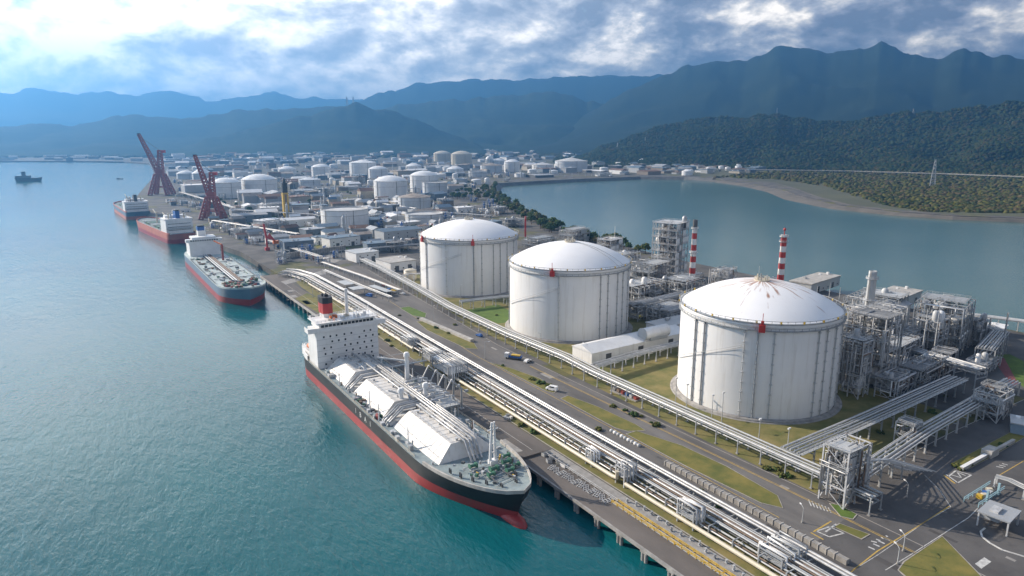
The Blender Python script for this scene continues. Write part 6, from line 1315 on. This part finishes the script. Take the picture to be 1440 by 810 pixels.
# ================================================================ harbour cranes
def lattice(mb, a, b, w0, w1, n, r=.35):
    a, b = Vector(a), Vector(b); d = (b - a).normalized(); u = d.cross(Vector((0, 1, .1))).normalized(); v = d.cross(u).normalized(); prev = None
    for i in range(n + 1):
        c = a.lerp(b, i / n); w_ = w0 + (w1 - w0) * i / n; q = [c + (u * sx + v * sy) * w_ / 2 for sx, sy in ((-1, -1), (1, -1), (1, 1), (-1, 1))]
        for j in range(4): mb.beam(q[j], q[(j + 1) % 4], r * .7)
        if prev:
            for j in range(4): mb.beam(prev[j], q[j], r); mb.beam(prev[j], q[(j + 1) % 4], r * .7)
        prev = q
def harbour_crane(label, x, y, s, rz, boom, hb):
    t = thing('harbour_crane', label, 'crane', (x, y, 0), rz); m = M_cred
    for k, (sx, sy) in enumerate(((-1, -1), (1, -1), (1, 1), (-1, 1))):
        mb = MB().use(m if k % 2 else M_cred); lattice(mb, (sx * 13 * s, sy * 11 * s, 1), (sx * 5 * s, sy * 5 * s, 30 * s), 4.6 * s, 3.6 * s, 7, 1.1 * s); mb.build('leg', parent=t)
        MB().use(M_dgrey).cbox((sx * 13 * s, sy * 11 * s, .8), (6 * s, 3 * s, 1.6)).build('bogie', parent=t)
    MB().use(m).box(-7 * s, 7 * s, -6.5 * s, 6.5 * s, 30 * s, 32 * s).beam((-11 * s, -9 * s, 12 * s), (11 * s, -9 * s, 12 * s), 1.4 * s).beam((-11 * s, 9 * s, 12 * s), (11 * s, 9 * s, 12 * s), 1.4 * s).beam((-11 * s, -9 * s, 12 * s), (-11 * s, 9 * s, 12 * s), 1.4 * s).beam((11 * s, -9 * s, 12 * s), (11 * s, 9 * s, 12 * s), 1.4 * s).build('portal', parent=t)
    MB().use(M_cred).box(-5 * s, 6 * s, -4 * s, 4 * s, 32 * s, 38 * s).build('machine_house', parent=t); MB().use(M_white).box(-7.4 * s, -5 * s, -1.5 * s, 2 * s, 33 * s, 37 * s).build('cab', parent=t)
    mb = MB().use(M_cred); lattice(mb, (2 * s, 0, 38 * s), (3.5 * s, 0, hb * .74), 7 * s, 4.5 * s, 7, 1.1 * s); mb.build('a_frame', parent=t)
    mb = MB().use(M_cred); lattice(mb, (-2 * s, 0, 36 * s), (boom, 0, hb), 6.5 * s, 3.0 * s, 12, 1.0 * s); bo = mb.build('boom', parent=t)
    MB().use(M_black).cbox((boom, 0, hb), (4 * s, 3 * s, 3 * s)).build('boom_head', parent=bo); MB().use(M_dgrey).beam((3.5 * s, 0, hb * .74), (boom * .9, 0, hb * .95), .4 * s).build('stay', parent=t)
    MB().use(M_red).cbox((8 * s, 0, hb * .72), (6 * s, 5 * s, 4 * s)).build('counterweight', parent=t)
    return t
x, y = at(228, 274); harbour_crane('tall dark red harbour crane with its jib raised to the left, farther of the two', x, y, 1.25, -.5, -30, 112)
x, y = at(300, 308); harbour_crane('red and white harbour crane on splayed lattice legs behind the cargo ships', x, y, .95, -.5, -16, 84)
x, y = at(403, 306); t = thing('column_tower', 'yellow column with a black tip standing alone in the works', 'tower', (x, y, 0))
MB().use(M_yellow).box(-3.8, 3.8, -3.2, 3.2, 0, 34).build('shaft', parent=t); MB().use(M_black).prism([(-3.2, -2.6), (3.2, -2.6), (3.2, 2.6), (-3.2, 2.6)], 34, 47).lathe([(2.6, 47), (1.6, 52), (.3, 54)], n=12).build('tip', parent=t); MB().use(M_brown).box(-1.5, 1.5, -3.3, -3.2, 3, 32).build('panel', parent=t)
x, y = at(376, 352); t = thing('red_crane', 'small bright red crane with a raised flag shaped jib by the storm wall', 'crane', (x, y, 0))
MB().use(M_red).box(-2, 2, -2, 2, 0, 3).tube([(0, 0, 3), (0, 0, 14)], .9, 8).build('mast', parent=t); MB().use(M_red).beam((0, 0, 13), (-1.5, 1, 26), 1.6).add([(0, -.3, 12), (9, -.3, 8), (3, -.3, 17), (0, .3, 12), (9, .3, 8), (3, .3, 17)], [(0, 1, 2), (5, 4, 3), (0, 3, 4, 1), (1, 4, 5, 2), (2, 5, 3, 0)]).build('jib', parent=t); MB().use(M_orange).box(6, 11, -2, 2, 6, 9).build('counterweight', parent=t)
for k, (px, h, nm) in enumerate(((866, 34, 'leftmost of the grey far harbour cranes'), (905, 44, 'second of the grey far harbour cranes'), (932, 48, 'steep grey far harbour crane in the middle of the row'), (940, 46, 'grey far harbour crane leaning right'), (952, 52, 'tallest grey far harbour crane at the right end of the row'))):
    x, y = at(px, 226); t = thing('quay_crane', nm, 'crane', (x, y, 0), .6); mb = MB().use(M_lgrey)
    for sx in (-1, 1):
        for sy in (-1, 1): mb.beam((sx * 9, sy * 8, 0), (sx * 3, sy * 3, h * 1.1), 1.8)
    mb.box(-6, 6, -5, 5, h * .9, h * 1.15).build('portal', parent=t); MB().use(M_lgrey).beam((0, 0, h * 1.1), (26 - 10 * k, 0, h * 2.3), 2.4).build('boom', parent=t)
# ================================================================ trees along the near shore of the lagoon
def make_tree(label, seed, ms, group, h=9.0):
    t = thing('tree', label, 'tree', (0, 0, 0), 0, group); rg = random.Random(seed)
    mb = MB().use(M_bark).tube([(0, 0, 0), (.2, 0, h * .3), (.1, .2, h * .62)], [.38, .28, .14], 7)
    for k in range(5): a = k * 1.3; mb.tube([(.1, 0, h * (.3 + .05 * k)), (math.cos(a) * h * .22, math.sin(a) * h * .22, h * (.55 + .06 * k))], [.15, .05], 5)
    mb.build('trunk', parent=t)
    c = clump_mesh('crown', h * .42, 90, ms, seed, 1.15, .20, h * .42); c.parent = t; return t
TP = [make_tree('leafy tree in the row on the lagoon shore behind the tanks', 70 + k, ms, 'trees along the lagoon shore') for k, ms in enumerate(([M_leaf[0], M_leaf[2]], [M_leaf[1], M_leaf[0]], [M_leaf[2], M_leaf[0]], [mat('autumn_leaf', (.16, .11, .04), (.09, .06, .025), scale=.3), M_leaf[1]]))]
TT = [tree_of(t) for t in TP]; k = 0; used = []
def plant_tree(x, y, s):
    global k
    i = R.choice([0, 0, 1, 1, 2, 2, 2, 3]); sc3 = (s, s * R.uniform(.85, 1.15), s * R.uniform(.8, 1.15))
    if i not in used: used.append(i); TP[i].location = (x, y, 0); TP[i].scale = sc3; TP[i].rotation_euler = (0, 0, R.random() * 6)
    else: dup(TP[i], (x, y, 0), R.random() * 6, scale=sc3, tree=TT[i])
shore = [(836, 1357), (740, 1210), (617, 957), (544, 772), (493, 640), (473, 529), (462, 470)]
for (a, b), n in zip(zip(shore, shore[1:]), (10, 40, 46, 40, 26, 8)):
    for q in range(n):
        f = R.random(); d = Vector((b[0] - a[0], b[1] - a[1])).normalized(); off = R.uniform(4, 34 if n > 20 else 14); x = a[0] + (b[0] - a[0]) * f - abs(d.y) * off; y = a[1] + (b[1] - a[1]) * f - d.x * off * .3; plant_tree(x, y, R.uniform(.7, 1.5))
for q in range(26): x, y = at(R.uniform(636, 690), R.uniform(262, 282)); plant_tree(x, y, R.uniform(1.0, 1.6))
for q in range(170):
    px, py = R.uniform(250, 660), R.uniform(226, 330); x, y = at(px, py)
    if free(x, y, 4) and dry(x, y, 8) and x > 175: plant_tree(x, y, R.uniform(.5, 1.0))
for i in range(4):
    if i not in used: plant_tree(600, 930, 1.0); 
# ================================================================ far bank of the lagoon: scrub, viaduct, pylons
rng = np.random.default_rng(9)
SC = [mat('scrub_a', (.085, .085, .034), (.040, .048, .02), scale=.04, rough=1, spec=.03), mat('scrub_b', (.125, .095, .050), (.055, .048, .025), scale=.04, rough=1, spec=.03), mat('scrub_c', (.050, .066, .028), (.03, .042, .018), scale=.04, rough=1, spec=.03), mat('scrub_d', (.13, .125, .038), (.06, .066, .02), scale=.04, rough=1, spec=.03)]
pts = []
bank = [(1000, 250), (1090, 252), (1160, 262), (1210, 278), (1250, 290), (1300, 298), (1440, 300), (1480, 300), (1480, 244), (1300, 240), (1100, 240)]
while len(pts) < 7000:
    px, py = rng.uniform(1000, 1480), rng.uniform(240, 300)
    if inside(bank, px, py):
        x, y = at(px, py)
        if dry(x, y, 14): pts.append((x, y, .6))
pts = np.array(pts); crowns('scrub', pts, rng.uniform(1.5, 4.2, len(pts)) * (.7 + np.hypot(pts[:, 0], pts[:, 1]) / 2200), .75, SC, .35, 5)
pts = []
while len(pts) < 5200:      # tree cover on the plain between the town and the hills
    px, py = rng.uniform(-10, 1060), rng.uniform(203, 222)
    x, y = at(px, py)
    if dry(x, y, 20): pts.append((x, y, 1))
pts = np.array(pts); crowns('plain_woods', pts, rng.uniform(8, 20, len(pts)), .5, SC, .35, 6)
g = MB().use(mat('far_field', (.085, .090, .045), (.05, .056, .032), scale=.006, rough=.95)).sheet([(1700, 2600), (3200, 700), (1700, 380), (1130, 380), (1060, 480), (1050, 560), (1075, 650), (1160, 770), (1290, 890), (1420, 1040), (1480, 1230), (1440, 1500)], .02); struct('bank_grass', g, kind='stuff', fix=True)
rp = [Vector((*at(px, py), 0)) for px, py in ((1480, 254), (1330, 248), (1200, 244), (1080, 242), (990, 241))]
t = thing('viaduct', 'long low grey road viaduct along the foot of the forested hill', 'viaduct', (rp[0].x, rp[0].y, 0)); mb = MB().use(M_lconc)
for a, b in zip(rp, rp[1:]): mb.beam(a - rp[0] + Vector((0, 0, 7)), b - rp[0] + Vector((0, 0, 7)), 12, 1.8); 
mb.build('deck', parent=t)
for a, b in zip(rp, rp[1:]):
    n = int((b - a).length / 45)
    for q in range(n): p = a.lerp(b, q / n) - rp[0]; MB().use(M_lconc).box(p.x - 1.2, p.x + 1.2, p.y - 3, p.y + 3, 0, 6.2).build('pier', parent=t)
def pylon(label, x, y, z, h, w):
    t = thing('pylon', label, 'pylon', (x, y, z), .6); mb = MB().use(M_wframe)
    for k in range(8):
        z0, z1 = h * k / 8, h * (k + 1) / 8; a0, a1 = w * (1 - .8 * k / 8) / 2, w * (1 - .8 * (k + 1) / 8) / 2; q0 = [(-a0, -a0), (a0, -a0), (a0, a0), (-a0, a0)]; q1 = [(-a1, -a1), (a1, -a1), (a1, a1), (-a1, a1)]
        for j in range(4): mb.beam((*q0[j], z0), (*q1[j], z1), w * .09); mb.beam((*q0[j], z0), (*q1[(j + 1) % 4], z1), w * .05); mb.beam((*q1[j], z1), (*q1[(j + 1) % 4], z1), w * .05)
    mb.build('mast', parent=t)
    for z_ in (.68, .8, .92): MB().use(M_wframe).beam((-w * .8, 0, h * z_), (w * .8, 0, h * z_), w * .08).build('arm', parent=t)
x, y = at(1311, 262); pylon('white steel pylon standing on the far bank of the lagoon', x, y, 0, 58, 10)
def hill_top(px, py, D): return bearing(px, py, D)
for px, py, h, lb in ((1092, 163, 40, 'pale mast on top of the forested hill, left of its middle'), (1284, 160, 26, 'small white mast on the ridge of the forested hill at right')):
    d = FHD(px); X, Y, Z = bearing(px, py, d); pylon(lb, X, Y, Z - 6, h, 8)
for px, lb in ((488, 'left of the two pylons on the far hill spur'), (497, 'right of the two pylons on the far hill spur')):
    X, Y, Z = bearing(px, 147, 4900); pylon(lb, X, Y, Z - 4, 55, 12)
